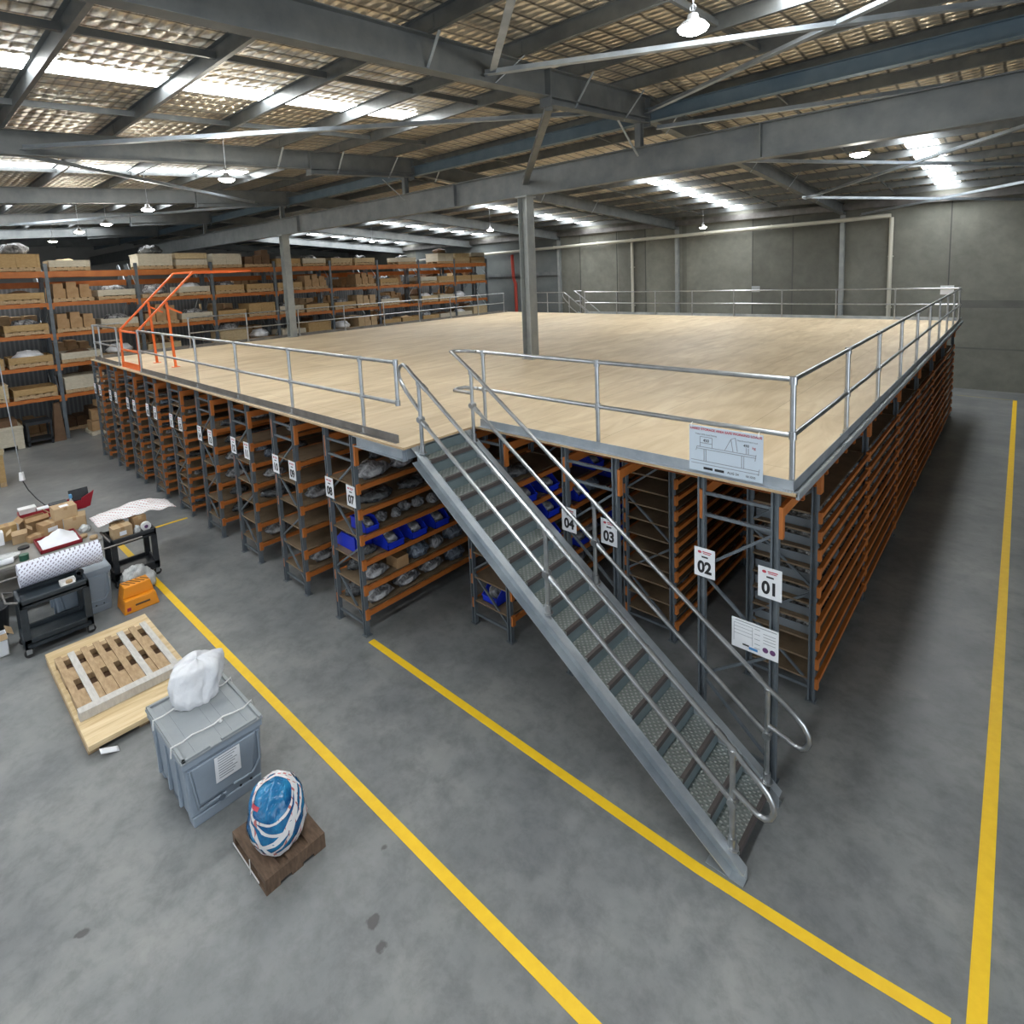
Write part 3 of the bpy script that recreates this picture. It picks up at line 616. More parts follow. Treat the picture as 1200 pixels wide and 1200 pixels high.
def beam_mesh(l, h=.06):
    k = ('b',round(l,3),h)
    if k not in _bm:
        b = MB(); b.box(-.02,.02,.03,l-.03,-h,0); pl_ = h+.05 if h < .09 else .30; b.box(-.02,.022,.006,.062,-pl_,.03 if h < .09 else 0); b.box(-.02,.022,l-.05,l,-pl_,.03 if h < .09 else 0); b.box(.02,.0215,.1,.2,-h*.8,-h*.3)
        _bm[k] = b.mesh('beam', M['orange'])
    return _bm[k]
def board_mesh(l):
    k = ('s',round(l,3))
    if k not in _bm:
        b = MB(); b.box(.045,FD-.045,.02,l-.02,-.018,.002); _bm[k] = b.mesh('shelf_board', M['board'])
    return _bm[k]
def rack_label(k):
    return f'grey and orange shelving row under the deck, {ORD[k]} row counted from the side aisle'
def row(k, ys, levels, shelf_from=0, both=True):
    bh = .062 if len(levels) < 8 else .05
    x0 = XR[k]-FD; t = thing('shelving_rack', rack_label(k), 'shelving', (x0,ys[0],0), 0, 'shelving rows under the deck')
    for y in ys:
        for x in (0, FD-.07): inst('upright', ME_UP if y == ys[0] else ME_UPS, t, (x,y-ys[0],0))
        inst('bracing', ME_LAT, t, (0,y-ys[0],0))
    for j in range(len(ys)-1):
        l = ys[j+1]-ys[j]; y = ys[j]-ys[0]
        for x in (.025, FD+.012): inst('beam', beam_mesh(l,.10), t, (x,y,2.775))
        if j < shelf_from: continue
        for z in levels:
            inst('beam', beam_mesh(l, bh), t, (FD+.012,y,z))
            if both or j == 0: inst('beam', beam_mesh(l, bh), t, (.025,y,z))
            inst('shelf_board', board_mesh(l), t, (0,y,z))
    return t
row(0, [S+.05,2.57,5.15,7.7,10.2,12.7,15.2,17.9], LB, 1, False)
row(1, [S+.05,2.57,5.1,7.65], LB, 1)
row(2, [S+.03,2.57,5.1,7.65], LA)
for k in range(3, 12): row(k, [.04,2.55,5.1], LA if k < 7 else LC)
# lattice facing toward the top rails of row 0 gets boards on its top: brown decking board above 2.22
# ---- number signs
def aisle_sign(n, x, z, y):
    t = thing('aisle_sign', f'white aisle sign numbered {n:02d} on a shelving upright', 'sign', (x,y,z), 0, 'numbered aisle signs')
    b = MB(); b.box(-.105,.105,-.002,.002,-.15,.15); b.build('plate', M['sign'], t)
    text('number', f'{n:02d}', .165, M['ink'], t, (0,-.003,-.055), .0065, sx=.86)
    b = MB(); b.add([(.045+-.095+.02*math.cos(a*.628), -.003, .105+.014*math.sin(a*.628)) for a in range(10)], [tuple(range(10))[::-1]]); b.build('emblem', M['red_ink'], t)
    b = MB()
    for (xa,xb,za,zb) in ((-.02,.07,.108,.118),(-.015,.06,.092,.1)): b.box(xa,xb,-.003,-.002,za,zb)
    b.build('heading', M['red_ink'], t)
    b = MB(); b.box(-.03,.035,-.003,-.002,.05,.066); b.build('small_text', M['ink'], t)
for k in range(12):
    y = (S+.05 if k < 2 else S+.03 if k == 2 else .04)-.012
    if k == 2: continue
    dz = 0 if k < 2 else .0
    for odd, x in ((1, XR[k]-.11 if k >= 1 else -.23), (0, XR[k]-FD+.1 if k >= 1 else -.85)):
        n = 2*k+1+(0 if odd else 1)
        aisle_sign(n, x, 2.03+(0 if k < 4 else .02*((k*7)%3)), y)

# ---- signs on frame and rail
sg = thing('load_sign', 'pale blue safe working load board hanging from the guard rail', 'sign', (-.65,S+.03,3.2))
b = MB(); b.box(-.35,.35,-.003,.003,-.225,.225); b.build('board', M['board_sign'], sg)
text('heading_text', 'RAISED STORAGE AREA SAFE WORKING LOADS', .0315, M['red_ink'], sg, (0,-.005,.195), .0006)
text('load_figure', '450', .04, M['ink'], sg, (-.18,-.005,.085)); text('load_figure', '450', .035, M['ink'], sg, (.20,-.005,.10)); text('unit_text', 'kg', .035, M['red_ink'], sg, (.27,-.005,.09))
text('small_text', 'Pallet UDL Load Rating', .022, M['grey_ink'], sg, (-.18,-.005,.145)); text('small_text', 'Distributed Point Load', .02, M['grey_ink'], sg, (.21,-.005,.14))
text('date_text', 'AUG 24', .032, M['ink'], sg, (.08,-.005,-.19)); text('small_text', '101/020', .028, M['ink'], sg, (.24,-.005,-.19))
b = MB()
for (x,z) in ((-.16,-.19),(-.05,-.19)): b.box(x-.045,x+.045,-.005,-.003,z-.012,z+.012)
b.build('printed_block', M['ink'], sg)
b = MB(); pen = .003
def ln(b, x0,z0,x1,z1,w=.005): b.bar((x0,-.0045,z0),(x1,-.0045,z1),w,.002,up=(0,-1,0))
for s_ in ((-.27,.02,.29,.02),(-.27,0,.29,0),(-.27,.02,-.28,-.02),(.29,.03,.28,-.03),(-.2,0,-.2,-.12),(-.18,0,-.18,-.12),(.16,0,.16,-.12),(.18,0,.18,-.12),(-.33,-.12,.32,-.12),(-.33,-.15,.32,-.15),(.32,-.1,.31,-.16),(-.24,.02,-.24,.12),(-.12,.02,-.12,.12),(-.24,.12,-.12,.12),(-.24,.06,-.12,.06),
          (-.0,.02,.06,.14),(.06,.14,.1,.16),(.06,.14,.08,.02),(.1,.16,.12,.03),(.2,.02,.2,.08),(.22,.02,.22,.08)): ln(b, *s_)
b.build('line_drawing', M['grey_ink'], sg)
b = MB()
for x in (-.33,.31): b.tube([(x,0.05,.245),(x,-.0,.24),(x,-.006,.2)], .004, 6)
b.build('tie', M['white'], sg)
s2 = thing('rack_notice', 'white load notice with a table and two seals on the front upright', 'sign', (-.36,S+.035,1.43))
b = MB(); b.box(-.215,.215,-.003,.003,-.15,.15); b.build('board', M['sign'], s2)
b = MB(); b.box(-.18,.2,-.005,-.003,.128,.134)
for z in (.1,.065,.03,-.005): b.box(-.195,-.02,-.005,-.003,z,z+.003)
for z in (.1,.05,0,-.05,-.09): b.box(0,.05,-.005,-.003,z,z+.004)
for x in (-.195,-.02): b.box(x,x+.003,-.005,-.003,-.085,.103)
for z in (.08,.05,.02,-.01): b.box(.08,.19,-.005,-.003,z,z+.004)
b.build('table_lines', M['grey_ink'], s2)
b = MB(); b.box(-.11,-.05,-.005,-.003,-.105,-.09); b.build('printed_block', M['ink'], s2)
b = MB(); b.box(-.05,.03,-.005,-.003,-.125,-.1); b.build('blue_label', M['blue_ink'], s2)
for x in (.1,.165):
    b = MB(); b.cyl((x,-.003,-.075), .026, -.002, 14, 'Y'); b.build('seal', M['purple_ink'], s2)
for (x, z, w, hh, lab) in ((-.42,3.9,.34,.28,'small blank white board tied on the guard rail corner by the concrete wall'), (-6.2,4.0,.3,.22,'small blank grey board tied mid-way on the far guard rail')):
    b = MB(); b.box(x-w/2,x+w/2,18.22,18.226,z-hh/2,z+hh/2)
    tag(b.build('rail_board', M['sign'] if w > .31 else M['galv_dull'], loc=(x,18.22,z)), lab, 'sign')

# ------------------------------------------------------------------ goods on the shelves
def blob(name, m, sx, sy, sz, seed, amp=.35, freq=2.2, sub=(22,14), flat=True):
    b = MB(); nu, nv = sub; vs = []
    off = Vector((seed*7.3, seed*3.1, seed*1.7))
    for j in range(nv+1):
        th = math.pi*j/nv
        for i in range(nu):
            ph = 2*math.pi*i/nu
            d = Vector((math.sin(th)*math.cos(ph), math.sin(th)*math.sin(ph), math.cos(th)))
            q = 1 + amp*noise.noise(d*freq+off) + amp*.6*abs(noise.noise(d*freq*2.7+off))
            z = d.z*q*sz
            if flat: z = max(z, -sz*.55)
            vs.append((d.x*q*sx, d.y*q*sy, z + (sz*.55 if flat else 0)))
    fs = [(j*nu+i, (j+1)*nu+i, (j+1)*nu+(i+1)%nu, j*nu+(i+1)%nu) for j in range(nv) for i in range(nu)]
    b.add(vs, fs, True); return b.mesh(name, m)
BAGS = [blob('bag', M['bag'], .20,.28,.10,1), blob('bag', M['bag2'], .22,.34,.07,2), blob('bag', M['bag3'], .17,.22,.11,3), blob('bag', M['bag'], .12,.15,.10,4), blob('bag', M['bag2'], .16,.22,.09,5)]
BAGW = ['crumpled clear parts bag','flat dark parts bag','bluish clear parts bag','small round clear bag','dark crumpled parts bag']
def rowname(k): return f'{ORD[k]} shelving row from the aisle'
def put_bag(kind, k, lev, x, y, rz, z, s=1.0, extra=''):
    o = bpy.data.objects.new('parts_bag', BAGS[kind]); COL.objects.link(o)
    o.location = (x,y,z+.003); o.rotation_euler = (0,0,rz); o.scale = (s,s,s*(1.5 if 2 <= k < 7 else 1.0))
    tag(o, f'{BAGW[kind]}, {extra}, {ORD[lev]} shelf up, {ORD[k]} row', 'bag', 'bagged parts on the shelves'); return o
def bin_mesh():
    b = MB(); w, l, h, t = .19, .32, .15, .006     # open-fronted stacking bin, front at +x
    b.box(-l/2,l/2,-w/2,w/2,0,t); b.box(-l/2,-l/2+t,-w/2,w/2,0,h)
    for y in (-w/2, w/2-t): b.add([(-l/2,y,0),(l/2,y,0),(l/2,y,.07),(l/2-.09,y,h),(-l/2,y,h),(-l/2,y+t,0),(l/2,y+t,0),(l/2,y+t,.07),(l/2-.09,y+t,h),(-l/2,y+t,h)], [(0,1,2,3,4),(9,8,7,6,5),(0,5,6,1),(1,6,7,2),(2,7,8,3),(3,8,9,4),(4,9,5,0)])
    b.box(l/2-t,l/2,-w/2,w/2,0,.07); b.box(l/2,l/2+.012,-w/2,w/2,.055,.07); b.box(-l/2-.004,l/2-.09,-w/2-.008,-w/2,h-.015,h); b.box(-l/2-.004,l/2-.09,w/2,w/2+.008,h-.015,h)
    return b.mesh('bin', M['blue'])
ME_BIN = bin_mesh(); ME_FILL = blob('contents', M['bag'], .14,.08,.07,9)
def blue_bin(x, y, z, rz, label, s=1.0):
    t = thing('storage_bin', label, 'bin', (x,y,z+.003), rz, 'blue storage bins'); t.scale = (s,s,s)
    inst('bin', ME_BIN, t); inst('contents', ME_FILL, t, (-.01,0,.03)); return t
def posn(y, y0):
    d = y-y0
    return 'at the front end' if d < .4 else 'near the front' if d < .9 else 'in the middle' if d < 1.6 else 'towards the back' if d < 2.6 else 'in the second bay'
# row 4 counted (signs 07/08)
x7 = XR[3]; z = LA
R.seed(3)
def face(k): return XR[k]-.24
put_bag(0,3,5,face(3)+.02,.46,.2,z[5],.85,'nearer of two'); put_bag(0,3,5,face(3),1.0,.4,z[5],.75,'further of two')
put_bag(1,3,4,face(3),.5,.1,z[4],.8,'at the front end'); put_bag(1,3,4,face(3),1.15,.2,z[4],.72,'in the middle'); put_bag(0,3,4,face(3)+.05,1.75,.3,z[4],.6,'towards the back')
blue_bin(face(3)+.02,.28,z[3],0,'blue open bin at the front end of the fourth shelf up, fourth row',1.15)
for i in range(7): put_bag(3,3,3,face(3)+R.uniform(-.05,.1),.58+.225*i,R.uniform(0,6),z[3],R.uniform(.58,.68),f'{ORD[i]} of a line of seven')
blue_bin(XR[3]-FD+.2,.30,z[2],math.pi,'blue bin with a teal bag beside sign 08, fourth row',1.5)
for i, y in enumerate((.62,1.05,1.5)): blue_bin(face(3)+.02,y,z[2],0,f'blue open bin of fittings, {ORD[i]} of three, third shelf up, fourth row',1.5)
put_bag(4,3,2,face(3)+.05,.3,.1,z[2],.5,'black one at the front end'); put_bag(1,3,2,face(3),2.1,.1,z[2],.7,'towards the back')
put_bag(0,3,1,face(3)+.05,.36,.1,z[1],.65,'at the front end'); put_bag(4,3,1,face(3)-.36,.38,.1,z[1],.8,'beside sign 08 upright'); put_bag(2,3,1,face(3)+.05,1.15,.2,z[1],.8,'in the middle'); put_bag(3,3,1,face(3)+.06,1.5,.2,z[1],.8,'towards the back'); put_bag(2,3,1,face(3),1.92,.2,z[1],.85,'at the far end')
bx = MB(); bx.box(-.14,.14,-.1,.1,0,.16); tag(bx.build('carton', M['carton'], loc=(0,0,0)), 'small brown taped carton on the second shelf up beside bags, fourth row', 'box').location = (face(3)+.06,.76,z[1]+.003)
put_bag(0,3,0,face(3)+.04,.40,.1,z[0],.72,'at the front end'); put_bag(0,3,0,face(3)+.02,.92,.1,z[0],.7,'near the front'); put_bag(0,3,0,face(3),1.42,.1,z[0],.68,'in the middle'); put_bag(2,3,0,face(3)+.03,1.9,.1,z[0],.8,'pair towards the back')
put_bag(4,3,0,XR[3]-FD+.2,.35,.1,z[0],1.0,'behind the sign 08 upright')
# other rows, right-hand faces
R.seed(11)
used = set()
for k, dens in ((2,.75),(4,.45),(5,.7),(6,.85)):
    for li, zz in enumerate(LA):
        ys0 = .04 if k > 2 else S+.03
        for j, y in enumerate((.5,1.05,1.6,2.1) if k > 2 else (.5,1.0,1.75,2.2,2.9,3.5)):
            if R.random() > dens*(1 if j < 2 else .8): continue
            kd = R.choice((0,1,2,4)); 
            if k == 2 and R.random() < .45:
                blue_bin(face(2)+.02, ys0+y, zz, 0, f'blue open bin, {ORD[j]} place along shelf {ORD[li]} up, third row from aisle', 1.4); continue
            put_bag(kd, k, li, face(k)+R.uniform(-.05,.03), ys0+y, R.uniform(-.4,.4), zz, R.uniform(.6,.78), f'{ORD[j]} place from the front')
blue_bin(XR[2]-FD+.3, S+.35, LA[0]+.003, math.pi/2*3, 'blue bin on the lowest shelf beneath the staircase, third row', 1.5)
for k in range(7, 12):
    for li, zz in enumerate(LC):
        for j, y in enumerate((.3,.75)):
            if R.random() > .4: continue
            kd = R.choice((1,2,4,3)); put_bag(kd, k, li, face(k), .04+y, R.uniform(-.3,.3), zz, .62, f'{ORD[j]} place from the front')
# trays in the row beside the side aisle
def tray_mesh():
    b = MB(); w, l, h, t = .62, 1.12, .10, .012
    b.box(-w/2,w/2,-l/2,l/2,0,.006)
    for x in (-w/2, w/2-t): b.box(x,x+t,-l/2,l/2,0,.028)
    for y in (-l/2, l/2-t): b.box(-w/2,w/2,y,y+t,0,h)
    return b.mesh('tray', M['tote'])
def heap_mesh(sd):
    b = MB(); w, l = .58, 1.08
    def fn(u, v):
        q = Vector((u*6+sd*9, v*11, sd)); e = min(u,1-u,v,1-v)*6
        return ((u-.5)*w, (v-.5)*l, .012+min(1,e)*(.075+.06*noise.noise(q)+.04*noise.noise(q*2.7)))
    b.grid(14, 26, fn, False); return b.mesh('contents', M['parts'])
ME_TRAY = tray_mesh(); ME_HEAP = [heap_mesh(i) for i in range(4)]
cx = XR[0]-FD/2; R.seed(5)
slots = [(2.57+.66,0),(2.57+1.9,0),(5.15+.66,1),(5.15+1.9,1),(7.7+.66,2),(7.7+1.85,2),(10.2+.66,3),(10.2+1.85,3)]
for li, zz in enumerate(LB):
    if li in (0,1): continue
    for si, (y, bay) in enumerate(slots):
        if li == 9: continue
        if li == 8 and si > 5: continue
        t = thing('parts_tray', f'grey tray of loose metal parts, {ORD[si]} along shelf {ORD[li]} up, row beside the side aisle', 'tray', (cx,y,zz+.003), 0, 'grey trays of parts')
        inst('tray', ME_TRAY, t); h_ = inst('contents', ME_HEAP[(li+si)%4], t); h_['kind'] = 'stuff'
# a few bags on the second row
for li in (1,3,4,6,8): put_bag(4, 1, li, face(1), 2.57+.5+.2*li%1.1, .3, LB[li], .6, 'near the inner end')

# ------------------------------------------------------------------ far pallet racking
PX = -22.55; PLV = [1.46,2.50,3.54,4.56,5.60]; PY = [-5.35,-2.78,-.2,2.37,4.94,7.5,10.15,12.75,15.35,17.9,20.48]
pr = thing('pallet_rack', 'tall grey and orange pallet racking full of crates beyond the deck', 'racking', (PX,7.5,0)); po = (PX,7.5,0)
for y in PY:
    for x in (PX-.1, PX-1.05, PX-1.3, PX-2.25):
        b = MB(); b.box(x-.045,x-.028,y-.05,y+.05,0,5.9); b.box(x+.028,x+.045,y-.05,y+.05,0,5.9); b.box(x-.03,x+.03,y+.02,y+.03,0,5.9); b.box(x-.07,x+.07,y-.07,y+.07,0,.01); b.build('upright', M['rack'], pr, off=po)
    for xo in (0,-1.2):
        b = MB()
        for i in range(6):
            za, zb = .2+i*.95, .2+(i+1)*.95
            b.bar((PX+xo-.1,y,za if i%2 else zb), (PX+xo-1.05,y,zb if i%2 else za), .04, .02, up=(0,1,0))
        b.build('bracing', M['galv_dull'], pr, off=po)
for z in PLV:
    for j in range(len(PY)-1):
        for x in (PX-.08, PX-1.07, PX-1.28):
            zz_ = z-.33 if (x < PX-1.2 and z > 5) else z
            b = MB(); b.box(x-.025,x+.025,PY[j]+.05,PY[j+1]-.05,zz_-.07-.07*(z > 5),zz_+.055); b.box(x-.03,x+.03,PY[j]+.045,PY[j]+.1,zz_-.16,zz_+.055); b.box(x-.03,x+.03,PY[j+1]-.1,PY[j+1]-.045,zz_-.16,zz_+.055)
            b.build('beam', M['orange'], pr, off=po)
# pallets with goods
def pallet_mesh(w=1.0, l=1.12, m=None):
    b = MB()
    for i in range(6): b.box(-w/2,w/2,-l/2+i*(l-.14)/5,-l/2+i*(l-.14)/5+.14,.11,.13)
    for x in (-w/2,-.05,w/2-.1): b.box(x,x+.1,-l/2,l/2,.02,.11)
    for y in (-l/2,-.07,l/2-.14): b.box(-w/2,w/2,y,y+.14,0,.02)
    return b.mesh('pallet', m or M['pallet'])
ME_PAL = pallet_mesh()
def tray_crate(m, h):
    b = MB(); w, l, t = 1.0, 1.12, .025
    b.box(-w/2,w/2,-l/2,l/2,.13,.15)
    for x in (-w/2,w/2-t): b.box(x,x+t,-l/2,l/2,.13,.13+h)
    for y in (-l/2,l/2-t): b.box(-w/2+t,w/2-t,y,y+t,.13,.13+h)
    for y in (-l/2+.02, l/2-.1): b.box(w/2,w/2+.012,y,y+.08,.13,.13+h)
    return b.mesh('crate_sides', m)
def closed_crate(m, h):
    b = MB(); w, l = 1.0, 1.12; b.box(-w/2,w/2,-l/2,l/2,.13,.13+h); b.box(-w/2-.015,w/2+.015,-l/2-.015,l/2+.015,.11+h,.14+h)
    for y in (-l/2,-.04,l/2-.08): b.box(w/2,w/2+.015,y,y+.08,.13,.13+h)
    return b.mesh('crate_sides', m)
def cartons_mesh(m, sd):
    b = MB(); rr = random.Random(sd)
    for i in range(3):
        y = -.36+i*.36; h = rr.uniform(.25,.5); b.box(-.42,.42,y-.165,y+.165,.13,.13+h)
        if rr.random() < .5: b.box(-.3,.38,y-.15,y+.12,.13+h,.13+h+.18)
    return b.mesh('cartons', m)
CR = {'low':[tray_crate(M[c],.22) for c in ('crate','crate2','crate3')], 'mid':[closed_crate(M[c],.42) for c in ('crate','crate2','crate3')], 'tall':[closed_crate(M[c],.62) for c in ('crate','crate3')]}
CAR = [cartons_mesh(M[c], s) for c, s in (('carton',1),('carton2',2),('carton_dk',3),('carton',4))]
FIL = [blob('load', M[m_], .33,.36,h,sd,.3) for m_, h, sd in (('bag2',.2,21),('bag',.22,22),('whitebag',.2,23),('carton_dk',.16,24),('carton2',.16,25))]
R.seed(21)
cw = ['pale pine','yellow pine','whitewashed']
for li, z in enumerate([0]+[v+.062 for v in PLV]):
    for j in range(1, len(PY)-1):
        for s_ in range(2):
            y = PY[j]+.66+s_*1.24; 
            if li == 0 and (j in (1,2)): continue
            if R.random() < .07: continue
            v = R.random(); where = f'{ORD[s_]} in bay {ORD[j-1]} of racking level {ORD[li]}'
            if z > 5 and j in (7,8): 
                if s_ == 0: continue
            x = PX-.56+R.uniform(-.03,.03); rz = R.uniform(-.008,.008)
            if v < .52: c = R.randrange(3); lab = f'open {cw[c]} tray on a pallet, {where}'; nm = 'pallet_crate'
            elif v < .72: c = R.randrange(3); lab = f'closed {cw[c]} crate on a pallet, {where}'; nm = 'pallet_crate'
            elif v < .9: c = R.randrange(4); lab = f'brown cartons on a pallet, {where}'; nm = 'pallet_load'
            else: c = 0; lab = f'wrapped load on a pallet, {where}'; nm = 'pallet_load'
            t = thing(nm, lab, 'crate' if v < .72 else 'pallet load', (x,y,z), rz, 'goods on the pallet racking')
            inst('pallet', ME_PAL, t)
            if v < .52: inst('crate_sides', CR['low'][c], t); inst('load', R.choice(FIL), t, (0,0,.16))
            elif v < .72:
                hi = z > 5 or R.random() < .5; inst('crate_sides', CR['mid'][c] if hi else CR['low'][c], t)
                if R.random() < .6: inst('load', R.choice(FIL), t, (0,0,.58 if hi else .2))
            elif v < .9: inst('cartons', CAR[c], t)
            else: inst('load', FIL[R.choice((1,2))], t, (0,0,.14))
            if z > 5 and v >= .3 and v < .52: inst('upper_crate', CR['low'][(c+1)%3], t, (0,0,.24))
# dim loads in the back-to-back row
for li, z in enumerate([0]+[v+.062 for v in PLV[:4]]):
    for j in range(1, len(PY)-1):
        if R.random() < .25: continue
        c = R.randrange(4); t = thing('pallet_load', f'cartons in the rear row, bay {ORD[j-1]}, racking level {ORD[li]}', 'pallet load', (PX-1.78,PY[j]+R.choice((.68,1.85)),z), 0, 'goods in the rear racking row')
        inst('pallet', ME_PAL, t); inst('cartons', CAR[c], t)
# floor-level goods by the racking
t = thing('bulk_crate', 'big white slotted crate on the floor before the pallet racking', 'crate', (-22.9,-1.96,0))
b = MB(); b.box(-.5,.5,-.6,.6,.12,.75); b.box(-.53,.53,-.62,.62,.66,.72); b.build('crate_sides', M['crate3'], t)
b = MB(); b.box(-.5,.5,-.6,-.42,0,.12); b.box(-.5,.5,.42,.6,0,.12); b.box(-.5,.5,-.08,.08,0,.12); b.build('foot', M['crate3'], t)
b = MB(); b.box(-.4,.4,-.5,.5,.75,.95); b.build('load', M['carton_dk'], t)
t = thing('utility_trolley', 'black two-shelf trolley parked under the pallet racking', 'trolley', (-22.7,-.95,0), 0)
b = MB(); b.box(-.35,.35,-.33,.33,.7,.8); b.build('top_shelf', M['black'], t)
b = MB(); b.box(-.35,.35,-.33,.33,.14,.2); b.build('lower_shelf', M['black'], t)
for x in (-.32,.32):
    for y in (-.3,.3):
        b = MB(); b.box(x-.03,x+.03,y-.03,y+.03,.0,.7); b.build('leg', M['black'], t)
b = MB(); b.add([(-22.46,-.60,0),(-22.46,-.27,0),(-22.9,-.27,0),(-22.9,-.60,0),(-22.72,-.45,1.25),(-22.72,-.3,1.25),(-22.9,-.3,1.25),(-22.9,-.45,1.25)], [(3,2,1,0),(4,5,6,7),(0,1,5,4),(1,2,6,5),(2,3,7,6),(3,0,4,7)])
tag(b.build('cardboard_stack', M['carton_dk'], loc=(-22.7,-.4,0)), 'dark brown flat cardboard leaning on the racking upright', 'cardboard')
t = thing('carton_pallet', 'stacked brown cartons on a low white pallet under the racking', 'cartons', (-22.7,.95,0)); inst('pallet', pallet_mesh(m=M['crate3']), t)
R.seed(2)
for (x,y,z_,w) in ((.1,-.35,.13,.36),(.1,.05,.13,.36),(.1,.4,.13,.3),(.08,-.3,.5,.34),(.08,.12,.5,.36),(.08,.42,.5,.28),(.05,-.1,.86,.4)):
    b = MB(); b.obox((x,y,z_+w/2-.0), (.5,w,.34 if z_ < .8 else .2), R.uniform(-.08,.08)); b.build('carton', M['carton'], t)

# ------------------------------------------------------------------ floor clutter
# plywood crate base with slatted pallet face
pl_l = (-7,-2.44,0); t = thing('plywood_base', 'pale plywood crate lid with a slatted pallet face lying on the floor', 'pallet', pl_l)
b = MB(); b.box(-8.2,-5.82,-3.03,-1.85,.06,.12); b.build('plywood_sheet', M['ply'], t, off=pl_l, bevel=.003)
for y in (-2.98,-2.5,-1.95): 
    b = MB(); b.box(-8.15,-5.87,y-.05,y+.05,0,.06); b.build('runner', M['pallet'], t, off=pl_l)
b = MB(); b.box(-7.74,-6.46,-2.98,-1.96,.121,.13); b.build('dark_gap_sheet', M['carton_dk'], t, off=pl_l)  # dark sheet added to shade the gaps between the slats
for (xa, xb) in ((-7.76,-7.66),(-7.42,-7.10),(-6.84,-6.46)):
    b = MB(); b.box(xa,xb,-2.99,-1.95,.13,.205); b.build('bearer', M['pallet'], t, off=pl_l)
for i in range(8):
    y = -2.99+i*.138; b = MB(); b.box(-7.78,-6.44,y,y+.07,.205,.225); b.build('slat', M['pallet_grey'] if i in (1,5,7) else M['pallet'], t, off=pl_l)
b = MB(); b.box(-6.44,-6.32,-3.0,-1.92,.121,.225); b.build('end_board', M['pallet_grey'], t, off=pl_l)
b = MB(); b.grid(4, 6, lambda u, v: (-5.78+u*.09+.02*v, -2.95+v*.16, .01+.06*(1-v)+.01*math.sin(5*u)), True)
o = b.build('paper_tag', M['paper'], loc=(-5.75,-2.88,0)); so = o.modifiers.new('thick', 'SOLIDIFY'); so.thickness = .002
tag(o, 'small white paper tag curling out from under the plywood lid', 'tag')

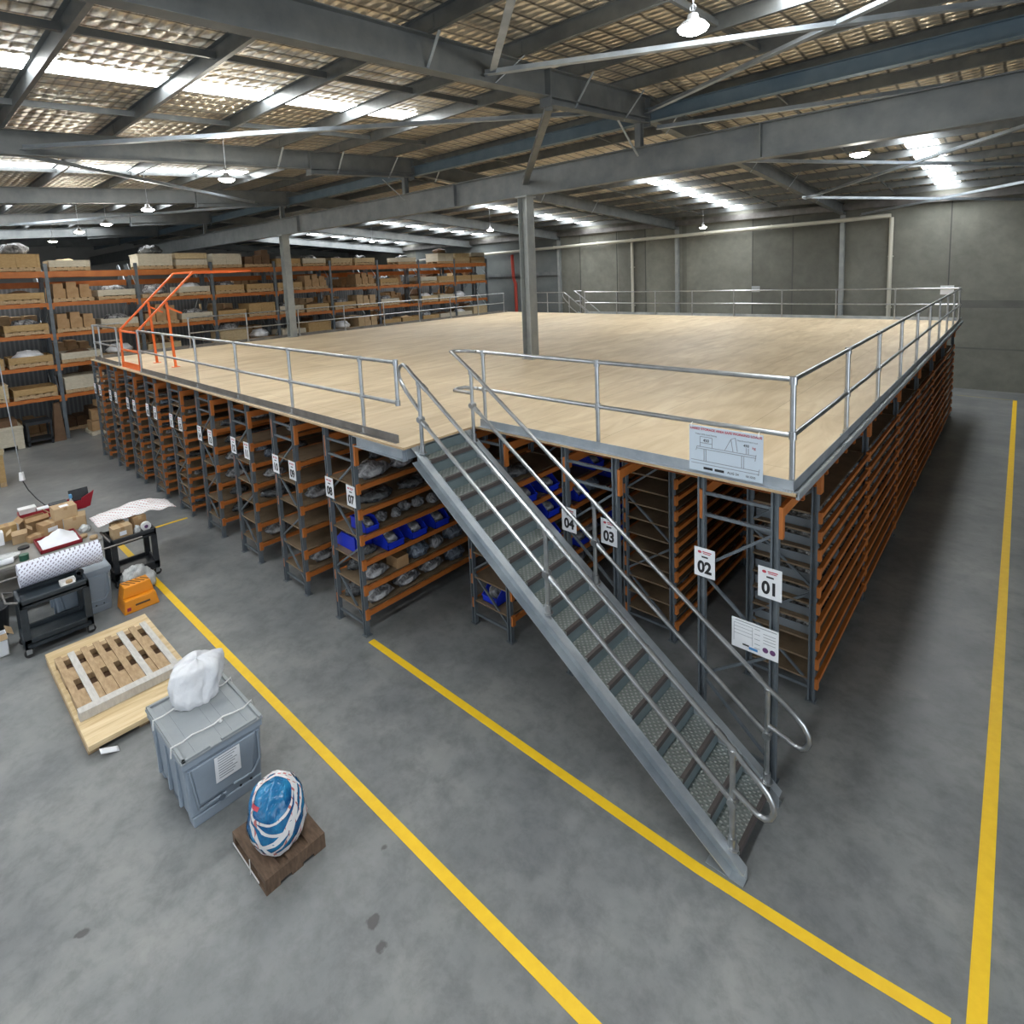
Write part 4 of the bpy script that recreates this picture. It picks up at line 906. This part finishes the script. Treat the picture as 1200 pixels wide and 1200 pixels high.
# grey bulk bins
def bulk_bin(loc, label, rz=0, lid=True):
    t = thing('bulk_bin', label, 'bin', loc, rz, 'grey bulk bins')
    w, d, h = 1.02, .72, .70            # x, y, height to rim
    b = MB(); b.taper((0,0), w-.09, d-.07, h-.12, w-.02, d-.02, .10)
    b.build('bin_body', M['binGrey'], t, bevel=.02)
    b = MB(); b.box(-w/2,w/2,-d/2,d/2,h-.07,h); b.build('rim', M['binGrey'], t, bevel=.008)
    for x in (-w/2+.1, 0, w/2-.1):
        b = MB(); b.taper((x,0), .12, d-.1, .11, .14, d-.08, 0); b.build('foot', M['binGrey'] if x else M['binDark'], t, bevel=.01)  # middle foot takes a darker grey than the outer feet
    # framed drop-down panel on the +x end and raised ribs on the -y side
    b = MB(); x = w/2-.035
    b.add([(x+.012,-.25,.2),(x+.012,.24,.2),(x+.030,.29,h-.10),(x+.030,-.30,h-.10),(x-.03,-.25,.2),(x-.03,.24,.2),(x-.03,.29,h-.1),(x-.03,-.30,h-.1)], [(0,1,2,3),(7,6,5,4),(0,4,5,1),(1,5,6,2),(2,6,7,3),(3,7,4,0)])
    b.build('end_panel', M['binDark'] if False else M['binGrey'], t, bevel=.012)
    b = MB(); b.tube([(x+.022,-.31,h-.1),(x+.010,-.26,.17),(x+.010,-.02,.165)], .012, 8); b.tube([(x+.010,.05,.2),(x+.010,.24,.19),(x+.022,.31,.3),(x+.03,.31,h-.1)], .014, 8); b.build('panel_frame', M['binGrey'], t)
    b = MB(); b.cyl((x-.02,-.06,.15), .028, .045, 14, 'X'); b.build('drain_plug', M['binDark'], t)
    b = MB()
    for y, z in ((-.27,.05),(.12,.12),(.22,.12),(.3,.06)): b.cyl((w/2-.05,y,z), .012, .012, 8, 'X')
    b.build('bolt_hole', M['black'], t)
    for x in (-.3,.0,.28):
        b = MB(); b.box(x-.02,x+.02,-d/2+.0,-d/2+.03,.14,h-.08); b.build('side_rib', M['binGrey'], t, bevel=.006)
    if lid:
        b = MB(); b.box(-w/2-.01,w/2+.01,-d/2-.01,d/2+.01,h,h+.022); b.build('lid', M['binLid'], t, bevel=.006)
        b = MB()
        for y in (-d/2+.0,d/2-.03): b.box(-w/2-.01,w/2+.01,y,y+.03,h+.022,h+.045)
        for (xa,xb) in ((-w/2-.01,-w/2+.02),(w/2-.02,w/2+.01)):
            for (ya,yb) in ((-d/2,-.12),(-.02,d/2-.05)): b.box(xa,xb,ya,yb,h+.022,h+.045)
        for y in (-.23,.0,.1,.24): b.box(-w/2+.03,w/2-.03,y-.004,y+.004,h+.02,h+.026)
        b.build('lid_rib', M['binLid'], t, bevel=.004)
        for x in (-.24,.27):
            pts = [(x+.02*math.sin(i*2.1),-d/2-.012+i*(d+.024)/8,h+.05+.006*math.sin(i*1.7)) for i in range(9)]
            b = MB(); b.tube([(x,-d/2-.02,h-.05)]+pts+[(x,d/2+.02,h-.05)], .008, 6); b.lathe((x+.02,.06,h+.05), [(.001,-.02),(.022,0),(.001,.02)], 8); b.build('rope', M['rope'], t)
        b = MB(); xx = w/2-.035; n_ = .0325
        b.add([(xx+n_-.008,-.10,.32),(xx+n_-.008,.13,.32),(xx+n_+.003,.13,.585),(xx+n_+.003,-.10,.585)], [(0,1,2,3)]); pp = b.build('paper_label', M['paper'], t)
        b = MB()
        for i in range(9):
            z = .56-.026*i; k = n_+.004-(.585-z)*.04; b.add([(xx+k,-.07,z),(xx+k,.10-.02*(i%3),z),(xx+k,.10-.02*(i%3),z+.008),(xx+k,-.07,z+.008)], [(0,1,2,3)])
        b.build('printed_line', M['grey_ink'], pp)
    return t
bulk_bin((-4.53,-2.28,0), 'grey plastic bulk bin with roped lid and white paper label')
t = bulk_bin((-9.53,-2.39,0), 'grey plastic bulk bin behind the black roll trolley', 0, False)
for ch in t.children:
    if ch.name.startswith('paper'): pass
# crumpled white bag on the lid
def bag_thing(name, loc, sx, sy, sz, m, label, seed, amp=.3, cat='bag', freq=1.6, tip=False):
    me = blob(name, m, sx, sy, sz, seed, amp, freq, (40,26))
    o = bpy.data.objects.new(name, me); COL.objects.link(o); o.location = loc
    return tag(o, label, cat)
b = MB(); rr = Vector((3,1,8))
def sackpt(u, v):
    a = 2*math.pi*u; z = v
    c_, s_ = math.cos(a), math.sin(a)
    rad = .185+.04*noise.noise(Vector((c_*1.5,s_*1.5,z*1.6))+rr)
    rad *= (.88+.25*z if z < .6 else 1.03) * (1 if z < .78 else max(0.0, 1-((z-.78)/.22)**2))
    rad += (.03*noise.noise(Vector((c_*4,s_*4,z*2))+rr) + .018*abs(noise.noise(Vector((c_*8,s_*8,z*5))+rr))) * min(1, (1-z)*6)
    return (rad*c_*.98-.04*z, rad*s_*1.3+.05*z, min(z,.93)*.43+.05*noise.noise(Vector((c_*1.6,s_*1.6,5.5))+rr)*z)
b.grid(64, 36, sackpt); b.cyl((0,0,0), .15, .004, 16)
tag(b.build('plastic_bag', M['whitebag'], loc=(0,0,0)), 'crumpled white plastic sack standing on the grey bin lid', 'bag').location = (-4.80,-2.24,.728)
b.v = [v for v in b.v]
# dark pallet with wrapped bundle
dl = (-3.3,-2.15,0); t = thing('small_pallet', 'small dark timber pallet under the blue wrapped bundle', 'pallet', dl)
for (ya,yb) in ((-2.42,-2.28),(-2.21,-2.09),(-2.03,-1.89)):
    b = MB(); b.box(-3.62,-3.0,ya,yb,.115,.14); b.build('deck_board', M['pallet_dk'], t, off=dl, bevel=.003)
b = MB(); b.box(-3.0,-2.97,-2.42,-1.89,.03,.14); b.build('bearer', M['pallet_dk'], t, off=dl)
b = MB(); b.box(-3.62,-3.58,-2.42,-1.89,.03,.115); b.build('bearer', M['pallet_dk'], t, off=dl)
b = MB(); b.box(-3.12,-3.0,-2.42,-1.89,.09,.115); b.build('bearer', M['pallet_dk'], t, off=dl)
for (ya,yb) in ((-2.42,-2.3),(-2.2,-2.1),(-2.0,-1.89)):
    b = MB(); b.box(-3.62,-2.97,ya,yb,0,.03); b.build('bottom_board', M['pallet_dk'], t, off=dl)
b = MB(); b.box(-3.62,-3.1,-2.425,-2.42,.02,.035); b.tube([(-3.25,-2.427,.14),(-3.25,-2.43,.0)], .004, 5); b.build('strap', M['white'], t, off=dl)
t = thing('wrapped_bundle', 'blue shrink-wrapped bundle bound with white printed tape on the dark pallet', 'bundle', (-3.24,-2.17,.142))
def egg(th, ph, k=1.0):
    d = Vector((math.sin(th)*math.cos(ph), math.sin(th)*math.sin(ph), math.cos(th)))
    q = k*(1+.09*noise.noise(d*2.3+Vector((4,4,4)))+.035*noise.noise(d*7))
    z = d.z*q*.30; zz = max(z, -.24); hr_ = math.hypot(d.x,d.y); bl = max(hr_, .0001); sx = hr_**.8/bl if hr_ > .01 else 1
    return Vector((d.x*q*.235*sx, d.y*q*.235*sx, zz+.24))
b = MB(); b.grid(44, 30, lambda u, v: egg(math.pi*v, 2*math.pi*u)); b.build('wrapping', M['wrapblue'], t)
R.seed(4)
for i in range(9):
    ax = (Vector((.45,-.35,.8))+Vector((R.uniform(-1,1), R.uniform(-1,1), R.uniform(-.3,.3)))*(.28 if i < 6 else .9)).normalized(); u_ = ax.cross(Vector((.3,.2,1))).normalized(); w_ = ax.cross(u_)
    b = MB(); n_ = 40; vs = []; hw = R.uniform(.055,.075); oo = (-.75,-.38,.05,.42,.8,1.15,-.1,.3,.1)[i]
    for k in range(n_):
        for s_ in (-1,1):
            d = (u_*math.cos(2*math.pi*k/n_)+w_*math.sin(2*math.pi*k/n_)+ax*hw*s_*1.3+ax*.02*math.sin(k*.6+s_)+ax*oo).normalized()
            vs.append(egg(math.acos(max(-1,min(1,d.z))), math.atan2(d.y,d.x), 1.018))
    b.add(vs, [(2*k,2*k+1,(2*k+3)%(2*n_),(2*k+2)%(2*n_)) for k in range(n_)], True); b.build('tape_band', M['wrap_white'], t)
b = MB(); n_ = 6
b.add([egg(.75+.12*s_, -1.75+.55*k/5, 1.035) for k in range(6) for s_ in (0,1)], [(2*k,2*k+1,2*k+3,2*k+2) for k in range(5)], True); b.build('red_label', M['red_ink'], t)

# orange step stool
t = thing('step_stool', 'amber plastic two-step stool beside the yellow line', 'stool', (-8.82,-1.78,0))
b = MB(); b.taper((0,0), .42, .48, .2, .36, .42, 0); b.build('base_step', M['stool'], t, bevel=.012)
b = MB(); b.taper((-.05,0), .28, .42, .17, .24, .36, .2); b.build('top_step', M['stool'], t, bevel=.012)
b = MB()
for i in range(5): b.obox((-.05,-.13+.065*i,.373), (.2-.04*abs(i-2)*.5,.014,.006), .55)
b.build('grip_strip', M['stool_dk'], t)
b = MB(); b.obox((.194,.02,.1), (.012,.2,.03)); b.build('hand_hole', M['stool_dk'], t, bevel=.01)
b = MB(); b.obox((.202,-.17,.07), (.01,.05,.05)); b.build('sticker', M['red_ink'], t)

# utility carts
def cart(name, loc, w, l, h, label, m, hd=.12):
    t = thing(name, label, 'cart', loc, 0, 'black utility carts')
    b = MB(); b.box(-w/2,w/2,-l/2,l/2,h-.09,h-.05)
    for x in (-w/2,w/2-.04): b.box(x,x+.04,-l/2,l/2,h-.12,h)
    for y in (-l/2,l/2-.04): b.box(-w/2,w/2,y,y+.04,h-.12,h)
    b.build('top_tray', m, t, bevel=.008)
    b = MB(); b.box(-w/2,w/2,-l/2,l/2,.17,.2); b.box(w/2-.04,w/2,-l/2,l/2,.12,.26); b.box(-w/2,-w/2+.04,-l/2,l/2,.12,.26)
    b.box(-w/2,w/2,-l/2,-l/2+.04,.12,.26); b.box(-w/2,w/2,l/2-.04,l/2,.12,.26)
    b.build('lower_tray', m, t, bevel=.008)
    for x in (-w/2+.03,w/2-.03):
        for y in (-l/2+.04,l/2-.04):
            b = MB(); b.box(x-.03,x+.03,y-.04,y+.04,.2,h-.1); b.build('leg', m, t)
            b = MB(); b.cyl((x-.02,y,.055), .055, .04, 14, 'X'); cs = b.build('caster_wheel', M['rubber'], t)
            b = MB(); b.box(x-.03,x-.022,y-.03,y+.03,.05,.13); b.box(x+.022,x+.03,y-.03,y+.03,.05,.13); b.box(x-.03,x+.03,y-.03,y+.03,.12,.14); b.build('caster_fork', M['galv'], cs)
    b = MB(); b.tube([(-w/2+.05,-l/2,h-.02),(-w/2+.05,-l/2-hd,h+.03),(w/2-.05,-l/2-hd,h+.03),(w/2-.05,-l/2,h-.02)], .015, 8); b.build('handle', M['galv_dark'], t)
    return t
cart('utility_cart', (-9.9,-1.55,0), .55, .66, .84, 'black utility cart loaded with cartons and a printed sheet', M['black'], .03)
ct = cart('utility_cart', (-8.755,-2.80,0), .5, .78, .82, 'charcoal cart carrying the white printed paper roll', M['cartdk'])
# paper roll lying over cart and bin
b = MB(); b.cyl((0,-.48,0), .17, .96, 28, 'Y')
rl = tag(b.build('paper_roll', M['roll'], loc=(0,0,0)), 'long white roll printed with grey diagonal marks on the charcoal cart', 'roll'); rl.location = (-9.0,-2.63,.995)
for (ya, yb) in ((-.95,-.48),(.48,1.05)):
    b = MB(); b.tube([(0,ya,0),(0,yb,0)], .014, 8); b.build('spindle', M['galv_dark'], rl)
t = thing('tape_tray', 'small white caddy of tape on the charcoal cart corner', 'caddy', (-8.72,-2.62,.772)); 
b = MB(); b.box(-.06,.06,-.09,.09,0,.006); b.box(-.06,.06,-.09,-.083,0,.06); b.box(-.06,.06,.083,.09,0,.06); b.box(-.06,-.053,-.09,.09,0,.06); b.build('caddy', M['white'], t)
b = MB(); b.cyl((0,.02,.006), .04, .03, 14); b.build('tape', M['carton2'], t)
t = thing('tape_gun', 'black tape gun standing on the charcoal cart corner', 'tape dispenser', (-8.72,-2.485,.772))
b = MB(); b.obox((0,0,.05), (.04,.05,.14)); b.cyl((-.02,.02,.11), .045, .04, 14, 'X'); b.build('body', M['black'], t)

# work bench
bl = (-10.9,-2.75,0); t = thing('work_bench', 'long grey packing bench covered with cartons', 'bench', bl)
b = MB(); b.box(-12.1,-9.85,-3.75,-1.95,.82,.86); b.build('bench_top', M['bench'], t, off=bl, bevel=.004)
for x in (-12.0,-10.2):
    for y in (-3.65,-2.05):
        b = MB(); b.box(x-.04,x+.04,y-.04,y+.04,0,.82); b.build('leg', M['black'], t, off=bl)
b = MB(); b.box(-12.0,-10.2,-3.6,-2.1,.25,.28); b.build('under_shelf', M['bench'], t, off=bl)
zt = .862
# red tool rack at the back of the bench
tl = (-11.9,-2.25,zt); t = thing('tool_rack', 'crimson steel tool rack along the back of the packing bench', 'tool rack', tl)
b = MB(); b.box(-11.75,-11.735,-2.74,-1.78,zt,zt+.17); b.box(-12.0,-11.99,-2.74,-1.78,zt,zt+.17); b.box(-12.0,-11.735,-2.74,-1.78,zt,zt+.02); b.box(-12.0,-11.735,-2.75,-2.735,zt,zt+.17); b.build('tray', M['tool_red'], t, off=tl)
b = MB(); b.add([(-11.73,-1.85,zt),(-11.73,-1.72,zt+.02),(-11.73,-1.64,zt+.3),(-11.73,-1.84,zt+.2),(-11.76,-1.85,zt),(-11.76,-1.72,zt+.02),(-11.76,-1.64,zt+.3),(-11.76,-1.84,zt+.2)], [(0,1,2,3),(7,6,5,4),(0,4,5,1),(1,5,6,2),(2,6,7,3),(3,7,4,0)]); b.build('bracket', M['tool_red'], t, off=tl)
b = MB(); b.box(-11.733,-11.73,-2.64,-2.57,zt+.05,zt+.09); b.build('sticker', M['paper'], t, off=tl)
def carton(x, y, z, w, l, h, rz, m, label, open_=False, tape=None, name='carton', cat='box', grp=None):
    t = thing(name, label, cat, (x,y,z), rz, grp)
    b = MB()
    if open_:
        tt = .008; b.box(-w/2,w/2,-l/2,l/2,0,tt)
        b.box(-w/2,-w/2+tt,-l/2,l/2,0,h); b.box(w/2-tt,w/2,-l/2,l/2,0,h); b.box(-w/2,w/2,-l/2,-l/2+tt,0,h); b.box(-w/2,w/2,l/2-tt,l/2,0,h); b.build('box_body', M[m], t)
        f = MB(); f.obox((w/2+.03,0,h+.025), (.09,l*.95,.006), 0, (0,.7)); f.obox((0,-l/2-.03,h+.03), (w*.95,.09,.006), 0, (.7,0)); f.obox((0,l/2+.03,h+.03), (w*.95,.09,.006), 0, (-.7,0)); f.build('flap', M[m], t)
    else:
        b.box(-w/2,w/2,-l/2,l/2,0,h); b.build('box_body', M[m], t, bevel=.003)
        f = MB(); f.box(-.025,.025,-l/2-.001,l/2+.001,h-.05,h+.001) if w > l else f.box(-w/2-.001,w/2+.001,-.025,.025,h-.05,h+.001); f.build('tape', M['carton2' if m == 'carton' else 'carton'], t)
        if tape: f = MB(); f.box(*tape); f.build('label', M['paper'], t)
    return t
carton(-11.68,-2.6,zt+.0,.1,.16,.26,0,'carton','') if False else None
def white_item(name, x, y, z, fn, m, label, cat): 
    b = MB(); fn(b); o = b.build(name, M[m], loc=(0,0,0)); o.location = (x,y,z); return tag(o, label, cat)
t = thing('paper_towel_box', 'white tub on the crimson tool rack end', 'tub', (-11.87,-2.62,zt+.022)); b = MB(); b.taper((0,0), .13,.2,.2,.16,.23,0); b.build('tub', M['white'], t, bevel=.01); b = MB(); b.box(-.09,.09,-.125,.125,.2,.235); b.build('lid', M['white'], t, bevel=.01)
carton(-11.87,-2.4,zt+.022,.14,.17,.16,0,'carton2','white card box beside the tub on the tool rack'); 
t = thing('tool_case', 'dark grey tool case lying on the crimson tool rack', 'case', (-11.87,-2.17,zt+.022)); b = MB(); b.box(-.1,.1,-.13,.13,0,.18); b.build('case', M['cartdk'], t, bevel=.01); b = MB(); b.box(.1,.105,-.1,.02,.02,.05); b.build('sticker', M['paper'], t)
t = thing('monitor', 'black flat screen facing away at the tool rack end', 'monitor', (-11.9,-1.85,zt+.022)); b = MB(); b.obox((0,0,.22), (.03,.3,.22), 0, (0,-.25)); b.build('screen', M['black'], t, bevel=.006); b = MB(); b.box(-.06,.06,-.07,.07,0,.012); b.obox((0,0,.07), (.02,.04,.12)); b.build('stand', M['galv_dark'], t)
t = thing('spray_bottle', 'white spray bottle with a blue head on the tool rack', 'bottle', (-11.82,-1.99,zt+.022)); b = MB(); b.lathe((0,0,0), [(.03,0),(.035,.02),(.035,.14),(.015,.19),(.015,.22)], 14); b.build('bottle', M['white'], t); b = MB(); b.obox((.01,0,.25), (.09,.04,.06)); b.build('spray_head', M['lightblue'], t)
carton(-10.87,-2.25,zt+.22,.30,.32,.2,.05,'carton2','tan carton with a white label stacked on top of two bench cartons',False,(-.02,.1,-.06,.06,.2,.203))
carton(-10.8,-2.12,zt,.3,.3,.218,-.2,'carton2','printed tan carton under the stacked one, by the bench end'); carton(-10.82,-2.47,zt,.26,.28,.215,.25,'carton','brown carton under the stacked one with white print',False,(.131,.134,-.08,.06,.08,.15))
carton(-11.2,-2.62,zt,.3,.34,.24,.15,'carton','open brown carton with lifted flaps at the bench middle',True); carton(-10.86,-2.86,zt,.2,.2,.17,-.1,'carton2','smaller open tan carton before the bigger open one',True)
carton(-10.72,-2.66,zt,.16,.26,.1,.3,'carton','low brown carton before the open cartons'); 
carton(-11.16,-2.98,zt,.2,.24,.25,0,'crate2','mustard yellow carton standing on the bench')
carton(-11.05,-3.2,zt,.28,.3,.22,0,'carton2','white card box at the near bench end') 
for o in [c for c in bpy.data.objects if c.get('label','').startswith('white card box at')]:
    for ch in o.children: ch.data.materials.clear(); ch.data.materials.append(M['paper'])
for o in [c for c in bpy.data.objects if c.get('label','').startswith('white card box beside')]:
    for ch in o.children: ch.data.materials.clear(); ch.data.materials.append(M['paper'])
t = thing('bottle_crate', 'maroon box holding a blue bottle at the bench edge', 'box', (-11.5,-3.2,zt)); b = MB(); b.box(-.1,.1,-.12,.12,0,.18); b.build('box_body', M['tool_red'], t); b = MB(); b.lathe((0,0,.18), [(.045,0),(.05,.05),(.02,.1),(.02,.13)], 14); b.build('bottle', M['lightblue'], t)
t = thing('paper_tray', 'shallow red tray heaped with white paper sheets', 'tray', (-10.25,-2.45,zt)); b = MB(); b.box(-.34,.3,-.28,.26,0,.012); b.box(.29,.3,-.28,.26,0,.06); b.box(-.34,-.33,-.28,.26,0,.06); b.box(-.34,.3,-.28,-.27,0,.06); b.box(-.34,.3,.25,.26,0,.06); b.build('tray', M['tool_red'], t)
b = MB(); b.grid(16, 16, lambda u, v: ((u-.5)*.56-.02, (v-.5)*.48, .03+.16*math.exp(-((u-.35)**2+(v-.55)**2)*9)+.02*noise.noise(Vector((u*6,v*6,2))))); b.build('paper', M['paper'], t)
white_item('tape_disc', -10.48,-2.87,zt, lambda b: b.cyl((0,0,0),.075,.03,18), 'black', 'black round tin lid on the bench top', 'lid')
white_item('film_roll', -9.95,-2.93,zt, lambda b: b.cyl((0,0,0),.06,.09,18), 'green', 'dark green roll standing on the bench front edge', 'roll')
white_item('tape_roll', -10.15,-2.14,zt, lambda b: b.lathe((0,0,0), [(.03,0),(.055,0),(.055,.05),(.03,.05)], 16), 'carton2', 'tan tape roll on the bench, the one nearer the cartons', 'tape')
white_item('tape_roll', -9.95,-2.04,zt, lambda b: b.lathe((0,0,0), [(.03,0),(.055,0),(.055,.05),(.03,.05)], 16), 'carton2', 'tan tape roll on the bench corner by the cart', 'tape')
bag_thing('packing_film', (-10.45,-2.06,zt),.08,.07,.07, M['milky'], 'crumpled clear packing film on the bench end', 31)
bag_thing('packing_film', (-10.2,-3.15,zt),.16,.2,.05, M['milky'], 'flat crumpled film near the green roll', 32)
white_item('paper_tube', -9.98,-3.3,zt+.045, lambda b: b.cyl((0,-.25,0),.045,.5,14,'Y'), 'paper', 'white rolled paper lying along the bench edge', 'roll')
# things on the loaded cart
carton(-9.83,-1.68,.792,.22,.28,.2,.04,'carton2','tan printed carton on the loaded black cart',False,(.111,.114,-.05,.05,.06,.13)); carton(-9.99,-1.39,.792,.2,.2,.24,.15,'carton','brown carton at the back of the loaded black cart')
t = thing('tape_reel', 'white tape reel standing on the loaded black cart', 'roll', (-9.78,-1.33,.87)); b = MB(); b.cyl((-.03,0,0), .075, .07, 18, 'X'); b.build('reel', M['white'], t); b = MB(); b.cyl((.04,0,0), .03, .004, 14, 'X'); b.build('hub', M['purple_ink'], t)
bag_thing('packing_bag', (-9.76,-1.46,.792),.05,.05,.09, M['milky'], 'small clear packing bag between carton and white reel', 33)
b = MB(); b.grid(30, 16, lambda u, v: ((v-.5)*.62+.12*u, (u-.5)*1.15, .06+.09*math.exp(-((u-.62)**2+(v-.25)**2)*14)+.035*noise.noise(Vector((u*7,v*5,1)))-.05*(abs(u-.5)*2)**3), True)
o = b.build('printed_sheet', M['wrap_white'], loc=(0,0,0)); so = o.modifiers.new('thick','SOLIDIFY'); so.thickness = .004; o.location = (-10.3,-1.38,1.0)
tag(o, 'crinkled white printed sheet draped over the cart cartons', 'sheet')
carton(-10.04,-1.68,.792,.15,.2,.2,0,'carton2','small tan carton at the back of the cart behind the printed carton')
# milky sack behind stool
bag_thing('plastic_sack', (-9.36,-1.63,0),.17,.24,.24, M['milky'], 'milky plastic sack slumped behind the amber stool', 34, .35)
bag_thing('green_bag', (-9.12,-1.88,0),.07,.06,.17, M['lime'], 'lime green bag poking out beside the milky sack', 35, .3)
# black waste bin and white carton at the frame edge
t = thing('waste_bin', 'round black waste bin beside the charcoal cart', 'bin', (-9.55,-3.4,0)); b = MB(); b.lathe((0,0,0), [(.001,.0),(.15,0),(.19,.42),(.2,.42),(.2,.44),(.18,.44),(.14,.02),(.001,.02)], 22, False); b.build('bin_body', M['black'], t)
carton(-8.98,-3.47,0,.26,.30,.26,.0,'carton2','open white carton on the floor beside the charcoal cart',True)
for o in [c for c in bpy.data.objects if c.get('label','').startswith('open white carton')]:
    for ch in o.children:
        if ch.name.startswith('box'): ch.data.materials.clear(); ch.data.materials.append(M['paper'])
# timber crate at the frame edge
t = thing('timber_crate', 'plywood crate on skids standing alone in the aisle before the racking', 'crate', (-18.6,-2.75,0))
b = MB(); b.box(-.55,.55,-.45,.45,.12,.85); b.build('crate_sides', M['crate2'], t)
b = MB()
for y in (-.45,-.06,.33): b.box(-.55,.55,y,y+.12,0,.12)
b.build('skid', M['pallet'], t)
b = MB(); b.box(-.57,.57,-.47,.47,.85,.9); b.box(.5,.57,-.47,.47,.9,1.0); b.build('lid', M['crate'], t)
# hanging power lead
t = thing('hanging_socket', 'white power socket dangling on a cord above the packing bench', 'power socket', (-12.1,-2.6,1.62))
b = MB(); b.cyl((0,0,-.05), .045, .15, 12, 'Z', .035); b.build('socket', M['white'], t)
b = MB(); b.tube([(0,0,.1),(-.1,-.05,1.5),(-.2,-.1,3.5),(-.25,-.12,6.3)], .008, 6); b.tube([(.02,.0,.1),(-.05,-.05,1.5),(-.12,-.1,3.5),(-.25,-.12,6.3)], .006, 6); b.build('drop_cord', M['galv'], t)
b = MB(); b.tube([(0,0,-.05),(.03,.06,-.25),(.07,.16,-.45),(.12,.25,-.58),(.13,.3,-.6)], .008, 6); b.build('lead', M['black'], t)

# ------------------------------------------------------------------ light
w = bpy.data.worlds.new('sky'); SC.world = w; w.use_nodes = True
nt = w.node_tree; bg = nt.nodes['Background']
bg.inputs['Color'].default_value = (.75,.87,1,1); bg.inputs['Strength'].default_value = .5
def area(name, loc, rot, sx, sy, e, c=(1,1,1)):
    l = bpy.data.lights.new(name, 'AREA'); l.shape = 'RECTANGLE'; l.size = sx; l.size_y = sy; l.energy = e; l.color = c
    o = bpy.data.objects.new(name, l); COL.objects.link(o); o.location = loc; o.rotation_euler = rot; return o
for x in (-27,-14,-2): area('unseen_door_light', (x,Y0-.1,2.6), (-math.pi/2,0,0) if False else (math.pi/2,0,0), 6, 5.0, 170, (.86,.93,1))
area('unseen_door_light', (X1+.1,-3,2.75), (math.pi/2,0,math.pi/2), 10, 5.4, 520, (.86,.93,1))  # added light in the unseen side opening, brightens the aisle and rack face
for (x, y, z, _) in LP[:6]:
    l = bpy.data.lights.new('lamp_light', 'POINT'); l.energy = 60; l.color = (1,.96,.85); l.shadow_soft_size = .14
    o = bpy.data.objects.new('lamp_light', l); COL.objects.link(o); o.location = (x,y,z-.2)

# ------------------------------------------------------------------ camera
cam = bpy.data.cameras.new('camera'); co = bpy.data.objects.new('camera', cam); COL.objects.link(co); SC.camera = co
yaw, pit, rol = -.73678703, -.11889513, -.04108854
cy, sy = math.cos(yaw), math.sin(yaw); f0 = Vector((sy,cy,0)); r0 = Vector((cy,-sy,0)); zz = Vector((0,0,1))
fw = f0*math.cos(pit)+zz*math.sin(pit); u0 = -f0*math.sin(pit)+zz*math.cos(pit)
rt = r0*math.cos(rol)+u0*math.sin(rol); up = -r0*math.sin(rol)+u0*math.cos(rol)
mw = Matrix((rt, up, -fw)).transposed().to_4x4(); mw.translation = (1.38663387,-3.97024341,4.96291455); co.matrix_world = mw
cam.sensor_width = 36; cam.sensor_fit = 'HORIZONTAL'; cam.lens = 665.7652/1200*36; cam.shift_y = -200/1200; cam.clip_start = .05; cam.clip_end = 200
SC.view_settings.view_transform = 'Standard'; SC.view_settings.look = 'None'; SC.view_settings.gamma = 1; SC.view_settings.use_curve_mapping = False
SC.view_settings.exposure = -0.1
try:
    SC.cycles.use_denoising = True; SC.cycles.max_bounces = 8; SC.cycles.diffuse_bounces = 5; SC.cycles.sample_clamp_indirect = 6
except Exception: pass
